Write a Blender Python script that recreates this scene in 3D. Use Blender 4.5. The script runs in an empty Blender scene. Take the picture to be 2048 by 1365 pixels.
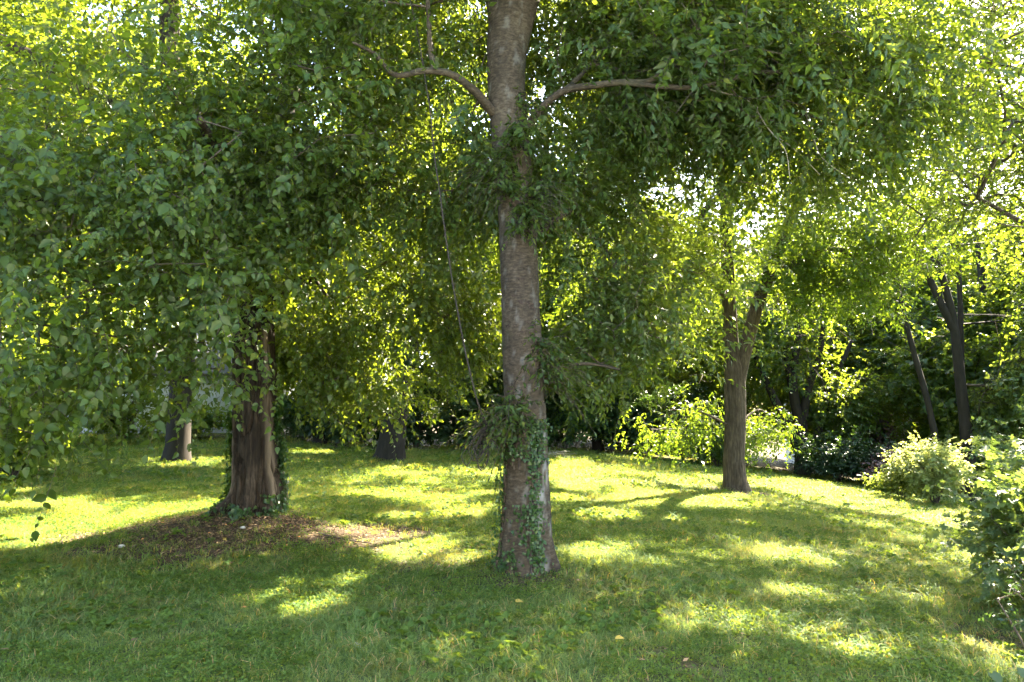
import bpy, math, random
import numpy as np
from mathutils import Matrix, Vector

# ------------------------------------------------------------------ camera, sky, sun, exposure
SC = bpy.context.scene
COL = SC.collection
FPX = 1365.0                      # focal length in photo pixels (24 mm on 36 mm)
CAM = np.array([0.0, 0.0, 1.6])
PITCH = math.atan(137.5 / FPX)
cd = bpy.data.cameras.new('camera'); cd.lens = 24; cd.sensor_width = 36; cd.clip_end = 2000; cd.clip_start = .05
co = bpy.data.objects.new('camera', cd); COL.objects.link(co); SC.camera = co
co.location = CAM; co.rotation_euler = (math.pi / 2 + PITCH, 0, 0)

SUN_AZ, SUN_EL = math.radians(40), math.radians(42)
SUN = np.array([math.sin(SUN_AZ) * math.cos(SUN_EL), math.cos(SUN_AZ) * math.cos(SUN_EL), math.sin(SUN_EL)])
w = bpy.data.worlds.new('World'); SC.world = w; w.use_nodes = True
sk = w.node_tree.nodes.new('ShaderNodeTexSky'); sk.sky_type = 'NISHITA'; sk.sun_disc = False
sk.sun_elevation = SUN_EL; sk.sun_rotation = SUN_AZ; sk.air_density = 1.0; sk.dust_density = 2.0
w.node_tree.links.new(sk.outputs[0], w.node_tree.nodes['Background'].inputs[0])
w.node_tree.nodes['Background'].inputs[1].default_value = 0.088
sl = bpy.data.lights.new('sun', 'SUN'); sl.energy = 5.0; sl.angle = math.radians(0.5); sl.color = (1.0, .89, .68)
so = bpy.data.objects.new('sun', sl); COL.objects.link(so)
so.rotation_euler = Vector(-SUN).to_track_quat('-Z', 'Y').to_euler()
SC.view_settings.view_transform = 'Standard'; SC.view_settings.look = 'None'
SC.view_settings.exposure = 4.15; SC.view_settings.gamma = 1.0; SC.view_settings.use_curve_mapping = False
SC.render.engine = 'CYCLES'
SC.cycles.max_bounces = 6; SC.cycles.diffuse_bounces = 3; SC.cycles.transmission_bounces = 5
SC.cycles.glossy_bounces = 2; SC.cycles.caustics_reflective = False; SC.cycles.caustics_refractive = False
SC.cycles.sample_clamp_indirect = 6.0; SC.cycles.use_denoising = True
SC.cycles.use_adaptive_sampling = True; SC.cycles.adaptive_threshold = 0.02

R = np.random.default_rng(7)

# ------------------------------------------------------------------ maths helpers
def norm(v):
    return v / np.maximum(np.linalg.norm(v, axis=-1, keepdims=True), 1e-9)

def _hash(i, seed):
    i = i.astype(np.int64)
    h = (i[..., 0] * 374761393 + i[..., 1] * 668265263 + i[..., 2] * 2147483647 + seed * 1274126177) & 0xFFFFFFFF
    h = ((h ^ (h >> 13)) * 1274126177) & 0xFFFFFFFF
    h = ((h ^ (h >> 16)) * 2246822519) & 0xFFFFFFFF
    return ((h ^ (h >> 15)) & 0xFFFFFF) / float(0xFFFFFF)

def vnoise(p, seed=0):
    p = np.asarray(p, float); i = np.floor(p); f = p - i; f = f * f * (3 - 2 * f); r = 0
    for dx in (0, 1):
        for dy in (0, 1):
            for dz in (0, 1):
                wgt = (f[..., 0] if dx else 1 - f[..., 0]) * (f[..., 1] if dy else 1 - f[..., 1]) * (f[..., 2] if dz else 1 - f[..., 2])
                r = r + wgt * _hash(i + np.array([dx, dy, dz]), seed)
    return r

def fbm(p, seed=0, octv=3):
    a, s, t = .5, 0, 0
    for o in range(octv):
        s = s + a * vnoise(np.asarray(p) * 2 ** o, seed + o); t += a; a *= .5
    return s / t

def sstep(a, b, x):
    t = np.clip((x - a) / (b - a), 0, 1); return t * t * (3 - 2 * t)

def at(u, v, Y):
    """world point at depth Y (metres ahead) under photo pixel u, v"""
    rx, ry = (u - 1024) / FPX, (682.5 - v) / FPX
    d = np.array([rx, math.cos(PITCH) - ry * math.sin(PITCH), math.sin(PITCH) + ry * math.cos(PITCH)])
    return CAM + d * (Y / d[1])

LX, LY = -3.45, 9.2      # big tree on the left
MX, MY = 0.16, 7.0       # tree in the middle
def terrain(x, y):
    x = np.asarray(x, float); y = np.asarray(y, float)
    z = -0.12 * np.log1p(np.exp((x - 3.2) * .9)) / .9 * sstep(-6, 8, y)
    z = np.maximum(z, -3.2 + .0 * x)
    z = z + .55 * sstep(14, 30, y) * sstep(-3, -13, x)
    z = z + .30 * np.exp(-(((x - LX) / 1.45) ** 2 + ((y - LY + .1) / 1.2) ** 2))
    z = z + .07 * np.exp(-(((x - MX) / .8) ** 2 + ((y - MY) / .7) ** 2))
    p = np.stack([x, y, 0 * x], -1)
    z = z + .05 * (vnoise(p * .35, 3) - .5) + .025 * (vnoise(p * 1.1, 5) - .5)
    return z

def ground_at(u, v):
    """where the sight line through a photo pixel meets the lawn"""
    a, b = .5, 80.
    for Y in np.linspace(1, 60, 800):
        p = at(u, v, Y)
        if p[2] < terrain(p[0], p[1]):
            return p
    return p

# ------------------------------------------------------------------ sun flecks on the lawn: openings between the leaves (world metres)
FLECK_PX = [(60, 1012, 90, 12), (130, 1055, 150, 26), (310, 1030, 120, 14), (60, 1090, 80, 10), (365, 927, 62, 9), (30, 985, 40, 7), (420, 1012, 40, 6),
  (700, 1062, 70, 12), (830, 1100, 85, 26), (915, 1122, 50, 12), (760, 1085, 50, 12), (610, 1215, 62, 20), (690, 1170, 30, 9),
  (945, 1198, 9, 9), (1085, 1195, 12, 10), (1093, 1236, 9, 8), (885, 1292, 26, 9), (860, 1310, 20, 6),
  (850, 966, 42, 6), (760, 992, 70, 7), (880, 1000, 60, 6), (905, 1030, 60, 7), (800, 1035, 40, 5), (965, 990, 34, 5), (700, 965, 30, 4),
  (1160, 975, 70, 9), (1250, 968, 60, 6), (1220, 1032, 60, 14), (1190, 1108, 75, 20), (1270, 1132, 50, 8), (1380, 968, 60, 6), (1130, 1000, 40, 7),
  (1330, 1000, 40, 6), (1480, 1010, 30, 5), (1490, 1052, 26, 6), (1330, 1045, 26, 6),
  (1640, 986, 140, 17), (1770, 1010, 160, 28), (1890, 1042, 110, 28), (1960, 1062, 60, 16), (1700, 1000, 190, 20), (1850, 1030, 150, 28), (1690, 1012, 60, 12),
  (1560, 1113, 62, 12), (1585, 1188, 66, 14), (1715, 1090, 18, 4), (1340, 1254, 45, 14), (1470, 1252, 42, 13), (1610, 1285, 52, 15),
  (1690, 1318, 58, 17), (1250, 915, 60, 4), (1350, 918, 50, 4), (1140, 925, 30, 4), (1750, 962, 60, 5), (620, 905, 40, 4), (820, 905, 30, 4), (780, 940, 30, 4), (545, 1198, 34, 11), (650, 1245, 26, 9), (760, 1205, 18, 7), (900, 1178, 22, 6), (1000, 1250, 13, 6), (705, 1300, 16, 6), (560, 1168, 24, 7), (1250, 1208, 22, 7), (1130, 1290, 16, 6), (1545, 1240, 26, 8), (1780, 1300, 18, 7), (1420, 1120, 26, 6), (1650, 1140, 22, 5)]
FLECKS = []
for (u, v, ru, rv) in FLECK_PX:
    c = ground_at(u, v); a_ = ground_at(u, v - rv); b_ = ground_at(u, v + rv)
    FLECKS.append((c[0], c[1], ru * c[1] / FPX, abs(a_[1] - b_[1]) / 2))
FLECKS = np.array(FLECKS)
# openings that let the sun reach parts of the crowns (centre, radius)
GLADES = [((-1.9, 9.2, 2.6), .95), ((2.9, 17, 4.6), 1.7), ((5.0, 15.6, 3.0), 1.4), ((-1.2, 9.5, 4.5), .8), ((-3.2, 9.5, 6.0), .7), ((-4.8, 9.0, 4.6), .5), ((-1.9, 9.3, 5.6), .7), ((-.9, 7.9, 4.6), .6), ((-5.8, 9.2, 6.3), .7), ((-2.3, 8.6, 4.9), .4),
          ((9.0, 21, 2.6), 1.8), ((11.6, 18.8, .4), 1.9), ((4.4, 5.6, 1.1), .5), ((7.2, 16, 5.0), 1.0), ((13.5, 24, 6), 2.0)]

_g = np.random.default_rng(5)
GLADES += [((float(_g.uniform(-6.2, -.6)), float(_g.uniform(7.4, 10)), float(_g.uniform(3.4, 6.6))), float(_g.uniform(.28, .5))) for _ in range(14)]
GLADES += [((float(_g.uniform(.8, 4.5)), float(_g.uniform(6.8, 9)), float(_g.uniform(4.2, 6.5))), float(_g.uniform(.25, .45))) for _ in range(7)]
GLADES += [((15, 24, 5), 1.2), ((13, 27, 3.5), 1.2), ((18, 27, 4), 1.2), ((11, 24, 6), 1.0), ((15, 22, 8), 1.0), ((8.5, 22, 3), 1.0), ((5.3, 6.0, 1.2), .9), ((5.0, 5.2, .9), .5)]
def lit_keep(P, grow=1.0):
    """False for leaves that would stand in the sun's way to a fleck or glade"""
    g = P.copy()
    for _ in range(3):
        h = terrain(g[:, 0], g[:, 1]); t = (P[:, 2] - h) / SUN[2]
        g = P - SUN * t[:, None]
    nz = (fbm(np.stack([g[:, 0] * 2.6, g[:, 1] * 1.7, 0 * g[:, 0]], -1), 11, 2) - .5) * 1.0
    keep = np.ones(len(P), bool)
    for x, y, rx, ry in FLECKS:
        d = np.sqrt(((g[:, 0] - x) / max(rx, .12)) ** 2 + ((g[:, 1] - y) / max(ry, .12)) ** 2)
        keep &= ~(d + nz < 1.0 * grow)
    nz2 = (vnoise(P * 1.7, 21) - .5)
    for c, r in GLADES:
        v = P - np.array(c); t = v @ SUN; q = np.linalg.norm(v - t[:, None] * SUN, axis=1)
        keep &= ~((t > .7 * r) & (q / r + nz2 * .9 < .85 * grow))
    return keep | (R.random(len(P)) < .012)

# ------------------------------------------------------------------ object helpers
def link(name, data, parent=None):
    o = bpy.data.objects.new(name, data); COL.objects.link(o)
    if parent is not None: o.parent = parent
    return o

def tag(o, label=None, cat=None, group=None, kind=None):
    if label: o['label'] = label
    if cat: o['category'] = cat
    if group: o['group'] = group
    if kind: o['kind'] = kind
    return o

def empty(name, loc, label, cat, group=None):
    o = link(name, None); o.location = loc; o.empty_display_size = .3
    return tag(o, label, cat, group)

def mesh_np(name, V, polys, mat=None, attrs=None, smooth=False):
    """polys: list of int arrays (n, k)"""
    me = bpy.data.meshes.new(name); V = np.ascontiguousarray(V, np.float32)
    loops = np.concatenate([p.reshape(-1) for p in polys]).astype(np.int32)
    tot = np.concatenate([np.full(len(p), p.shape[1]) for p in polys])
    start = (np.cumsum(tot) - tot).astype(np.int32)
    me.vertices.add(len(V)); me.vertices.foreach_set('co', V.reshape(-1))
    me.loops.add(len(loops)); me.loops.foreach_set('vertex_index', loops)
    me.polygons.add(len(tot)); me.polygons.foreach_set('loop_start', start)
    if smooth: me.polygons.foreach_set('use_smooth', np.ones(len(tot), bool))
    for k, a in (attrs or {}).items():
        at_ = me.attributes.new(k, 'FLOAT', 'POINT'); at_.data.foreach_set('value', np.ascontiguousarray(a, np.float32))
    me.update(calc_edges=True)
    if mat: me.materials.append(mat)
    return me

def child(name, me, root, kind=None):
    """mesh given in world metres, hung under its thing"""
    o = link(name, me, root); o.matrix_parent_inverse = Matrix.Translation(root.location).inverted()
    if kind: o['kind'] = kind
    return o

# ------------------------------------------------------------------ materials
def new_mat(name):
    m = bpy.data.materials.new(name); m.use_nodes = True; nt = m.node_tree; nt.nodes.clear()
    return m, nt, nt.nodes.new('ShaderNodeOutputMaterial')
def N(nt, t, **kw):
    n = nt.nodes.new(t)
    for k, v in kw.items():
        if isinstance(k, str) and hasattr(n, k): setattr(n, k, v)
    return n
def ramp(nt, stops, fac):
    r = nt.nodes.new('ShaderNodeValToRGB'); e = r.color_ramp.elements
    while len(e) < len(stops): e.new(.5)
    for q, (p, c) in zip(e, stops): q.position = p; q.color = (*c, 1) if len(c) == 3 else c
    nt.links.new(fac, r.inputs[0]); return r.outputs[0]
def noise(nt, vec, scale, detail=4, rough=.6):
    n = nt.nodes.new('ShaderNodeTexNoise'); n.inputs['Scale'].default_value = scale; n.inputs['Detail'].default_value = detail
    n.inputs['Roughness'].default_value = rough
    if vec is not None: nt.links.new(vec, n.inputs['Vector'])
    return n.outputs['Fac']
def mapping(nt, scale, rot=(0, 0, 0)):
    g = nt.nodes.new('ShaderNodeNewGeometry'); m = nt.nodes.new('ShaderNodeMapping'); m.inputs['Scale'].default_value = scale
    m.inputs['Rotation'].default_value = rot
    nt.links.new(g.outputs['Position'], m.inputs['Vector']); return m.outputs[0]
def mix(nt, fac, a, b, mode='MIX'):
    m = nt.nodes.new('ShaderNodeMix'); m.data_type = 'RGBA'; m.blend_type = mode
    for sock, val in ((m.inputs[0], fac), (m.inputs[6], a), (m.inputs[7], b)):
        if hasattr(val, 'default_value') or hasattr(val, 'is_linked'): nt.links.new(val, sock)
        elif isinstance(val, (int, float)): sock.default_value = val
        else: sock.default_value = (*val, 1)
    return m.outputs[2]

def leaf_mat(name, dark, light, tdark, tlight, trans=.45, rough=.42, spec=.35, blotch=6.0):
    m, nt, out = new_mat(name)
    a = N(nt, 'ShaderNodeAttribute'); a.attribute_name = 'rnd'
    nz = noise(nt, mapping(nt, (1, 1, 1)), blotch, 2)
    ad = N(nt, 'ShaderNodeMath'); ad.operation = 'ADD'; nt.links.new(a.outputs['Fac'], ad.inputs[0])
    sb = N(nt, 'ShaderNodeMath'); sb.operation = 'MULTIPLY_ADD'; sb.inputs[1].default_value = .6; sb.inputs[2].default_value = -.3
    nt.links.new(nz, sb.inputs[0]); nt.links.new(sb.outputs[0], ad.inputs[1])
    c = ramp(nt, [(0, dark), (.9, light), (.985, tuple(np.array(light) * (1.9, 1.25, .8)))], ad.outputs[0])
    t = ramp(nt, [(0, tdark), (1, tlight)], ad.outputs[0])
    b = N(nt, 'ShaderNodeBsdfPrincipled'); b.inputs['Roughness'].default_value = rough; b.inputs['Specular IOR Level'].default_value = spec
    nt.links.new(c, b.inputs['Base Color'])
    tr = N(nt, 'ShaderNodeBsdfTranslucent'); nt.links.new(t, tr.inputs['Color'])
    mx = N(nt, 'ShaderNodeMixShader'); mx.inputs[0].default_value = trans
    nt.links.new(b.outputs[0], mx.inputs[1]); nt.links.new(tr.outputs[0], mx.inputs[2]); nt.links.new(mx.outputs[0], out.inputs['Surface'])
    return m

def bark_mat(name, stops, stretch=(14, 14, 3.2), rough=.9, bump=.5, moss=None, patches=None, bands=False):
    m, nt, out = new_mat(name)
    v = mapping(nt, stretch); n1 = noise(nt, v, 1.0, 6, .65); n2 = noise(nt, mapping(nt, (1, 1, .7)), 3.0, 3)
    ad = N(nt, 'ShaderNodeMath'); ad.operation = 'MULTIPLY_ADD'; ad.inputs[1].default_value = .45; nt.links.new(n2, ad.inputs[0])
    sb = N(nt, 'ShaderNodeMath'); sb.operation = 'MULTIPLY_ADD'; sb.inputs[1].default_value = .9; sb.inputs[2].default_value = -.17
    nt.links.new(n1, sb.inputs[0]); nt.links.new(sb.outputs[0], ad.inputs[2])
    c = ramp(nt, stops, ad.outputs[0])
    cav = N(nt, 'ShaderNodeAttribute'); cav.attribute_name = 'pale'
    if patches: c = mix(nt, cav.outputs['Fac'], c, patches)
    if moss:
        f = ramp(nt, [(.55, (0, 0, 0)), (.75, (.8, .8, .8))], noise(nt, mapping(nt, (1, 1, 1)), 2.2, 4))
        c = mix(nt, f, c, moss)
    b = N(nt, 'ShaderNodeBsdfPrincipled'); b.inputs['Roughness'].default_value = rough; b.inputs['Specular IOR Level'].default_value = .2
    nt.links.new(c, b.inputs['Base Color'])
    bp = N(nt, 'ShaderNodeBump'); bp.inputs['Strength'].default_value = bump; bp.inputs['Distance'].default_value = .02
    nt.links.new(n1, bp.inputs['Height']); nt.links.new(bp.outputs[0], b.inputs['Normal'])
    nt.links.new(b.outputs[0], out.inputs['Surface']); return m

def plain(name, c0, c1, scale=8, rough=.8, bump=0.0, spec=.3):
    m, nt, out = new_mat(name)
    n = noise(nt, mapping(nt, (1, 1, 1)), scale, 4); c = ramp(nt, [(.3, c0), (.7, c1)], n)
    b = N(nt, 'ShaderNodeBsdfPrincipled'); b.inputs['Roughness'].default_value = rough; b.inputs['Specular IOR Level'].default_value = spec
    nt.links.new(c, b.inputs['Base Color'])
    if bump:
        bp = N(nt, 'ShaderNodeBump'); bp.inputs['Strength'].default_value = bump; bp.inputs['Distance'].default_value = .01
        nt.links.new(n, bp.inputs['Height']); nt.links.new(bp.outputs[0], b.inputs['Normal'])
    nt.links.new(b.outputs[0], out.inputs['Surface']); return m

MT = {}
MT['leafL'] = leaf_mat('broad_leaf', (.026, .055, .011), (.054, .096, .018), (.15, .22, .012), (.34, .39, .018), .45, .42, .32)
MT['leafM'] = leaf_mat('hackberry_leaf', (.019, .043, .011), (.042, .076, .016), (.12, .185, .012), (.30, .36, .02), .43, .42, .32)
MT['leafR'] = leaf_mat('compound_leaf', (.020, .052, .013), (.044, .094, .022), (.17, .27, .012), (.34, .43, .02), .46, .45, .35)
MT['leafF'] = leaf_mat('far_leaf', (.019, .05, .014), (.042, .090, .022), (.17, .26, .014), (.36, .42, .025), .46, .5, .3, 1.2)
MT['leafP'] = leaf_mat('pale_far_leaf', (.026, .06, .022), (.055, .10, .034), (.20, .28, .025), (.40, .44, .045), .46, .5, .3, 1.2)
MT['leafD'] = leaf_mat('dark_shrub_leaf', (.012, .034, .014), (.028, .06, .02), (.04, .09, .01), (.10, .16, .015), .3, .4, .4, 1.5)
MT['leafB'] = leaf_mat('burgundy_leaf', (.045, .028, .03), (.11, .075, .075), (.10, .04, .04), (.16, .08, .07), .3, .45, .4, 2)
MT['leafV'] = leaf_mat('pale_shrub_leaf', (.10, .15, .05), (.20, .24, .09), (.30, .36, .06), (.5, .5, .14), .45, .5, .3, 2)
MT['leafI'] = leaf_mat('ivy_leaf', (.016, .048, .014), (.035, .085, .022), (.06, .13, .01), (.16, .24, .02), .35, .35, .45)
MT['leafU'] = leaf_mat('bush_leaf', (.034, .072, .03), (.07, .115, .044), (.16, .24, .03), (.34, .40, .05), .45, .45, .35)  # leaf colour lightened to carry the pale haze of sun flare
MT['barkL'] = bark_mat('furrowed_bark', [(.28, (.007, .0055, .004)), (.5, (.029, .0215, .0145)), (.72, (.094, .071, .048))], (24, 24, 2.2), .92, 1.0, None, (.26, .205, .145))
MT['barkM'] = bark_mat('smooth_grey_bark', [(.25, (.010, .008, .006)), (.5, (.040, .032, .022)), (.78, (.098, .082, .058))], (20, 20, 46), .88, .5, (.03, .036, .018), (.24, .25, .24))
MT['barkR'] = bark_mat('brown_ridged_bark', [(.25, (.020, .015, .010)), (.5, (.066, .049, .031)), (.8, (.150, .115, .076))], (26, 26, 4), .9, .7)
MT['barkF'] = bark_mat('far_bark', [(.2, (.010, .008, .006)), (.8, (.038, .031, .024))], (9, 9, 1.8), .9, .4)
MT['twig'] = plain('twig_bark', (.035, .026, .019), (.085, .066, .05), 9, .85)
MT['pale_twig'] = plain('lichen_twig', (.15, .13, .10), (.30, .27, .21), 14, .9)
MT['scar'] = plain('bark_scar', (.012, .009, .007), (.05, .036, .028), 40, .95, .4)
MT['vine'] = plain('vine_bark', (.012, .010, .008), (.03, .024, .018), 20, .8)
MT['litter'] = leaf_mat('leaf_litter', (.09, .055, .03), (.30, .21, .12), (.10, .06, .02), (.2, .14, .06), .15, .7, .15)
MT['dry'] = leaf_mat('yellow_fallen_leaf', (.30, .22, .05), (.5, .4, .09), (.3, .22, .04), (.5, .4, .08), .3, .6, .2)
MT['stone'] = plain('pale_stone', (.30, .28, .25), (.55, .52, .48), 18, .9, .3)

# ------------------------------------------------------------------ leaf templates: x across, y to the tip, z up
def leaf_tpl(kind, bend=.12, fold=.12):
    if kind == 'ovate':       # broad base, drawn-out tip, eight faces
        out = [(0, 0), (.30, .10), (.36, .34), (.22, .68), (0, 1.0)]
        mid = [(0, 0), (0, .2), (0, .45), (0, .74), (0, 1.0)]
        V, F = [], []
        V += [(0, 0, 0), (0, .36, 0), (0, .68, 0), (0, 1, 0)]
        for s in (-1, 1): V += [(s * .22, .10, 0), (s * .31, .36, 0), (s * .17, .68, 0)]
        for b, fl in ((4, False), (7, True)):
            for t in ((0, 1, b), (1, b + 1, b), (1, 2, b + 1), (2, b + 2, b + 1), (2, 3, b + 2)):
                F.append(t[::-1] if fl else t)
    elif kind == 'narrow':
        V = [(0, 0, 0), (0, .5, 0), (0, 1, 0), (-.21, .36, 0), (.21, .36, 0)]
        F = [(0, 1, 3), (1, 2, 3), (0, 4, 1), (1, 4, 2)]
    elif kind == 'lobed':
        V = [(0, 0, 0), (0, .45, 0), (0, 1, 0), (-.42, .10, 0), (-.20, .42, 0), (-.5, .70, 0), (-.14, .70, 0), (.42, .10, 0), (.20, .42, 0), (.5, .70, 0), (.14, .70, 0)]
        F = [(0, 4, 3), (0, 1, 4), (1, 6, 4), (4, 6, 5), (1, 2, 6), (0, 7, 8), (0, 8, 1), (1, 8, 10), (8, 9, 10), (1, 10, 2)]
    elif kind == 'heart':
        V = [(0, 0, 0), (0, .5, 0), (0, 1, 0)]
        for s in (-1, 1): V += [(s * .24, -.12, 0), (s * .46, .12, 0), (s * .40, .46, 0), (s * .16, .78, 0)]
        F = []
        for b, fl in ((3, False), (7, True)):
            for t in ((0, b + 1, b), (0, 1, b + 1), (1, b + 2, b + 1), (1, b + 3, b + 2), (1, 2, b + 3)):
                F.append(t[::-1] if fl else t)
    else:                     # 'far': a folded diamond
        V = [(0, 0, 0), (0, 1, 0), (-.34, .45, 0), (.34, .45, 0)]
        F = [(0, 1, 2), (0, 3, 1)]
    V = np.array(V, float)
    V[:, 2] = fold * np.abs(V[:, 0]) * 2 - bend * V[:, 1] ** 2
    V[:, 1] *= .98
    return V, np.array(F)

def leaf_mesh(P, D, Nn, S, kind, mat, rnd, name='foliage'):
    tp = [leaf_tpl(kind, b, f) for b, f in ((.10, .16), (.24, .06), (.02, .28))]
    n = len(P); B = norm(np.cross(D, Nn)); Nn = np.cross(B, D)
    which = R.integers(0, 3, n); k = len(tp[0][0])
    T = np.stack([t[0] for t in tp])[which]
    V = P[:, None] + S[:, None, None] * (T[..., :1] * B[:, None] + T[..., 1:2] * D[:, None] + T[..., 2:3] * Nn[:, None])
    F = (tp[0][1][None] + (np.arange(n) * k)[:, None, None]).reshape(-1, 3)
    return mesh_np(name, V.reshape(-1, 3), [F], mat, {'rnd': np.repeat(rnd, k)})

# ------------------------------------------------------------------ tubes, trunks
def frames(path):
    path = np.asarray(path, float); t = norm(np.gradient(path, axis=0))
    a = np.array([1., 0, 0]) if abs(t[0, 0]) < .8 else np.array([0, 1., 0])
    U = np.zeros_like(path); u = norm(np.cross(t[0], a))
    for i in range(len(path)):
        u = u - t[i] * (u @ t[i]); u = u / (np.linalg.norm(u) + 1e-9); U[i] = u
    return t, U, np.cross(t, U)

def tubes(chains, sides=5):
    """chains: list of (path n x 3, radii n)"""
    Vs, Fs, off = [], [], 0; th = np.arange(sides) * 2 * np.pi / sides; c, s = np.cos(th), np.sin(th)
    for path, rad in chains:
        n = len(path); t, U, W = frames(path); rad = np.asarray(rad)
        V = path[:, None] + rad[:, None, None] * (c[None, :, None] * U[:, None] + s[None, :, None] * W[:, None])
        idx = off + np.arange(n * sides).reshape(n, sides)
        a = idx[:-1]; b = idx[1:]
        Fs.append(np.stack([a, np.roll(a, -1, 1), np.roll(b, -1, 1), b], -1).reshape(-1, 4)); Vs.append(V.reshape(-1, 3)); off += n * sides
    return np.concatenate(Vs), np.concatenate(Fs)

def smooth_path(pts, rad, n):
    pts = np.asarray(pts, float); rad = np.asarray(rad, float); m = len(pts)
    d = np.concatenate([[0], np.cumsum(np.linalg.norm(np.diff(pts, axis=0), axis=1))]); t = np.linspace(0, d[-1], n)
    tg = np.gradient(pts, d, axis=0) if m > 2 else np.repeat((pts[1:] - pts[:1]) / d[-1], 2, 0)
    i = np.clip(np.searchsorted(d, t, side='right') - 1, 0, m - 2); h = d[i + 1] - d[i]; f = ((t - d[i]) / h)[:, None]
    p = (2 * f ** 3 - 3 * f ** 2 + 1) * pts[i] + (f ** 3 - 2 * f ** 2 + f) * tg[i] * h[:, None] + (-2 * f ** 3 + 3 * f ** 2) * pts[i + 1] + (f ** 3 - f ** 2) * tg[i + 1] * h[:, None]
    return p, np.interp(t, d, rad)

def trunk_mesh(name, pts, rad, mat, nseg=64, rows=90, amp=.0, freq=9., stretch=.16, flare=0., lobes=5, seed=1, ring=0., pale=None, lump=.03):
    p, r = smooth_path(pts, rad, rows); t, U, W = frames(p); th = np.arange(nseg) * 2 * np.pi / nseg
    # frame that keeps theta = 0 towards +x where the trunk stands upright
    ex = np.array([1., 0, 0]); ey = np.array([0, 1., 0])
    if abs(t[0, 2]) > .6:
        U = norm(ex - t * (t @ ex)[:, None]); W = np.cross(t, U)
    C, S_ = np.cos(th), np.sin(th)
    dirs = C[None, :, None] * U[:, None] + S_[None, :, None] * W[:, None]
    q = dirs * r[:, None, None] * freq; zz = np.linspace(0, 1, rows)[:, None] * np.linalg.norm(np.diff(p, axis=0), axis=1).sum()
    q = np.concatenate([q[..., :2] + (q[..., 2:] * .3), np.broadcast_to((zz * freq * stretch)[..., None], q[..., :1].shape)], -1)
    n1 = fbm(q, seed, 3); ridge = 1 - 1.6 * np.exp(-((n1 - .5) / .055) ** 2) + .5 * (fbm(q * 2.3 + 9, seed + 5, 2) - .5)
    big = vnoise(q * .22 + 5, seed + 9) - .5
    rr = r[:, None] * (1 + lump * 2 * big) + amp * ridge
    if flare:
        f = np.exp(-np.maximum(zz - .12, 0) / .22)
        rr = rr * (1 + flare * f * (1 + .42 * np.cos(lobes * th[None] + seed) + .25 * np.cos((lobes + 2) * th[None] + 2.2 * seed)))
    if ring:
        rr = rr + ring * (vnoise(np.concatenate([q[..., :2] * .35, zz[..., None] * 14 + 0 * q[..., :1]], -1), seed + 3) - .5)
    V = p[:, None] + dirs * rr[..., None]
    idx = np.arange(rows * nseg).reshape(rows, nseg); a, b = idx[:-1], idx[1:]
    F = np.stack([a, np.roll(a, -1, 1), np.roll(b, -1, 1), b], -1).reshape(-1, 4)
    pl = np.zeros((rows, nseg)) if pale is None else pale(th[None] + 0 * zz, zz + 0 * th[None], ridge)
    me = mesh_np(name, V.reshape(-1, 3), [F, idx[-1:, :]], mat, {'pale': pl.reshape(-1)}, True)
    def surf(theta, s):
        """point and outward normal on the bark at angle theta, s metres up the trunk"""
        L = zz[-1, 0]; i = np.clip(np.asarray(s) / L * (rows - 1), 0, rows - 1).astype(int); j = (np.asarray(theta) / (2 * np.pi) * nseg).astype(int) % nseg
        return V[i, j], dirs[i, j]
    return me, surf

# ------------------------------------------------------------------ trees
def sample_env(envs, n, seed, clump=.55, shell=.42):
    out = []; tot = sum(e[2] for e in envs)
    for c, r, wgt in envs:
        k = max(3, int(n * wgt / tot)); pts = np.zeros((0, 3)); c = np.array(c, float); r = np.array(r, float)
        while len(pts) < k:
            d = norm(R.normal(size=(k * 3, 3))); q = R.random(k * 3) ** shell
            p = c + d * q[:, None] * r
            nz = fbm(p * np.array([.62, .62, .85]) + seed * 7.3, seed, 2)
            p = p[nz > clump - .12 + R.random(len(p)) * .12]
            pts = np.concatenate([pts, p])
        out.append(pts[:k])
    return np.concatenate(out)

def grow(nodes, targets, step=.5, curve=.12):
    """join every target to the nearest point of the branch skeleton; returns nodes, parents, tips"""
    pos = [np.array(p, float) for p in nodes]; par = [-1] * len(pos)
    arr = np.zeros((len(pos) + len(targets) * 14, 3)); arr[:len(pos)] = pos; n = len(pos); tips = []
    d0 = np.min(np.linalg.norm(targets[:, None] - arr[None, :n], axis=2), axis=1); order = np.argsort(d0)
    for ti in order:
        T = targets[ti]; d = arr[:n] - T; dist = np.sqrt((d * d).sum(1)) + np.maximum(arr[:n, 2] - T[2], 0) * .5
        j = int(np.argmin(dist)); A = arr[j].copy(); L = np.linalg.norm(T - A); k = int(min(12, max(1, round(L / step))))
        bow = R.normal(size=3) * curve * L + np.array([0, 0, .10 * L]); prev = j
        for q in range(1, k + 1):
            f = q / k; P = A + (T - A) * f + bow * (f * (1 - f)) * 1.6 + (R.normal(size=3) * .03 if q < k else 0)
            arr[n] = P; par.append(prev); prev = n; n += 1
        tips.append(prev)
    return arr[:n], np.array(par), np.array(tips), order

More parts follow.
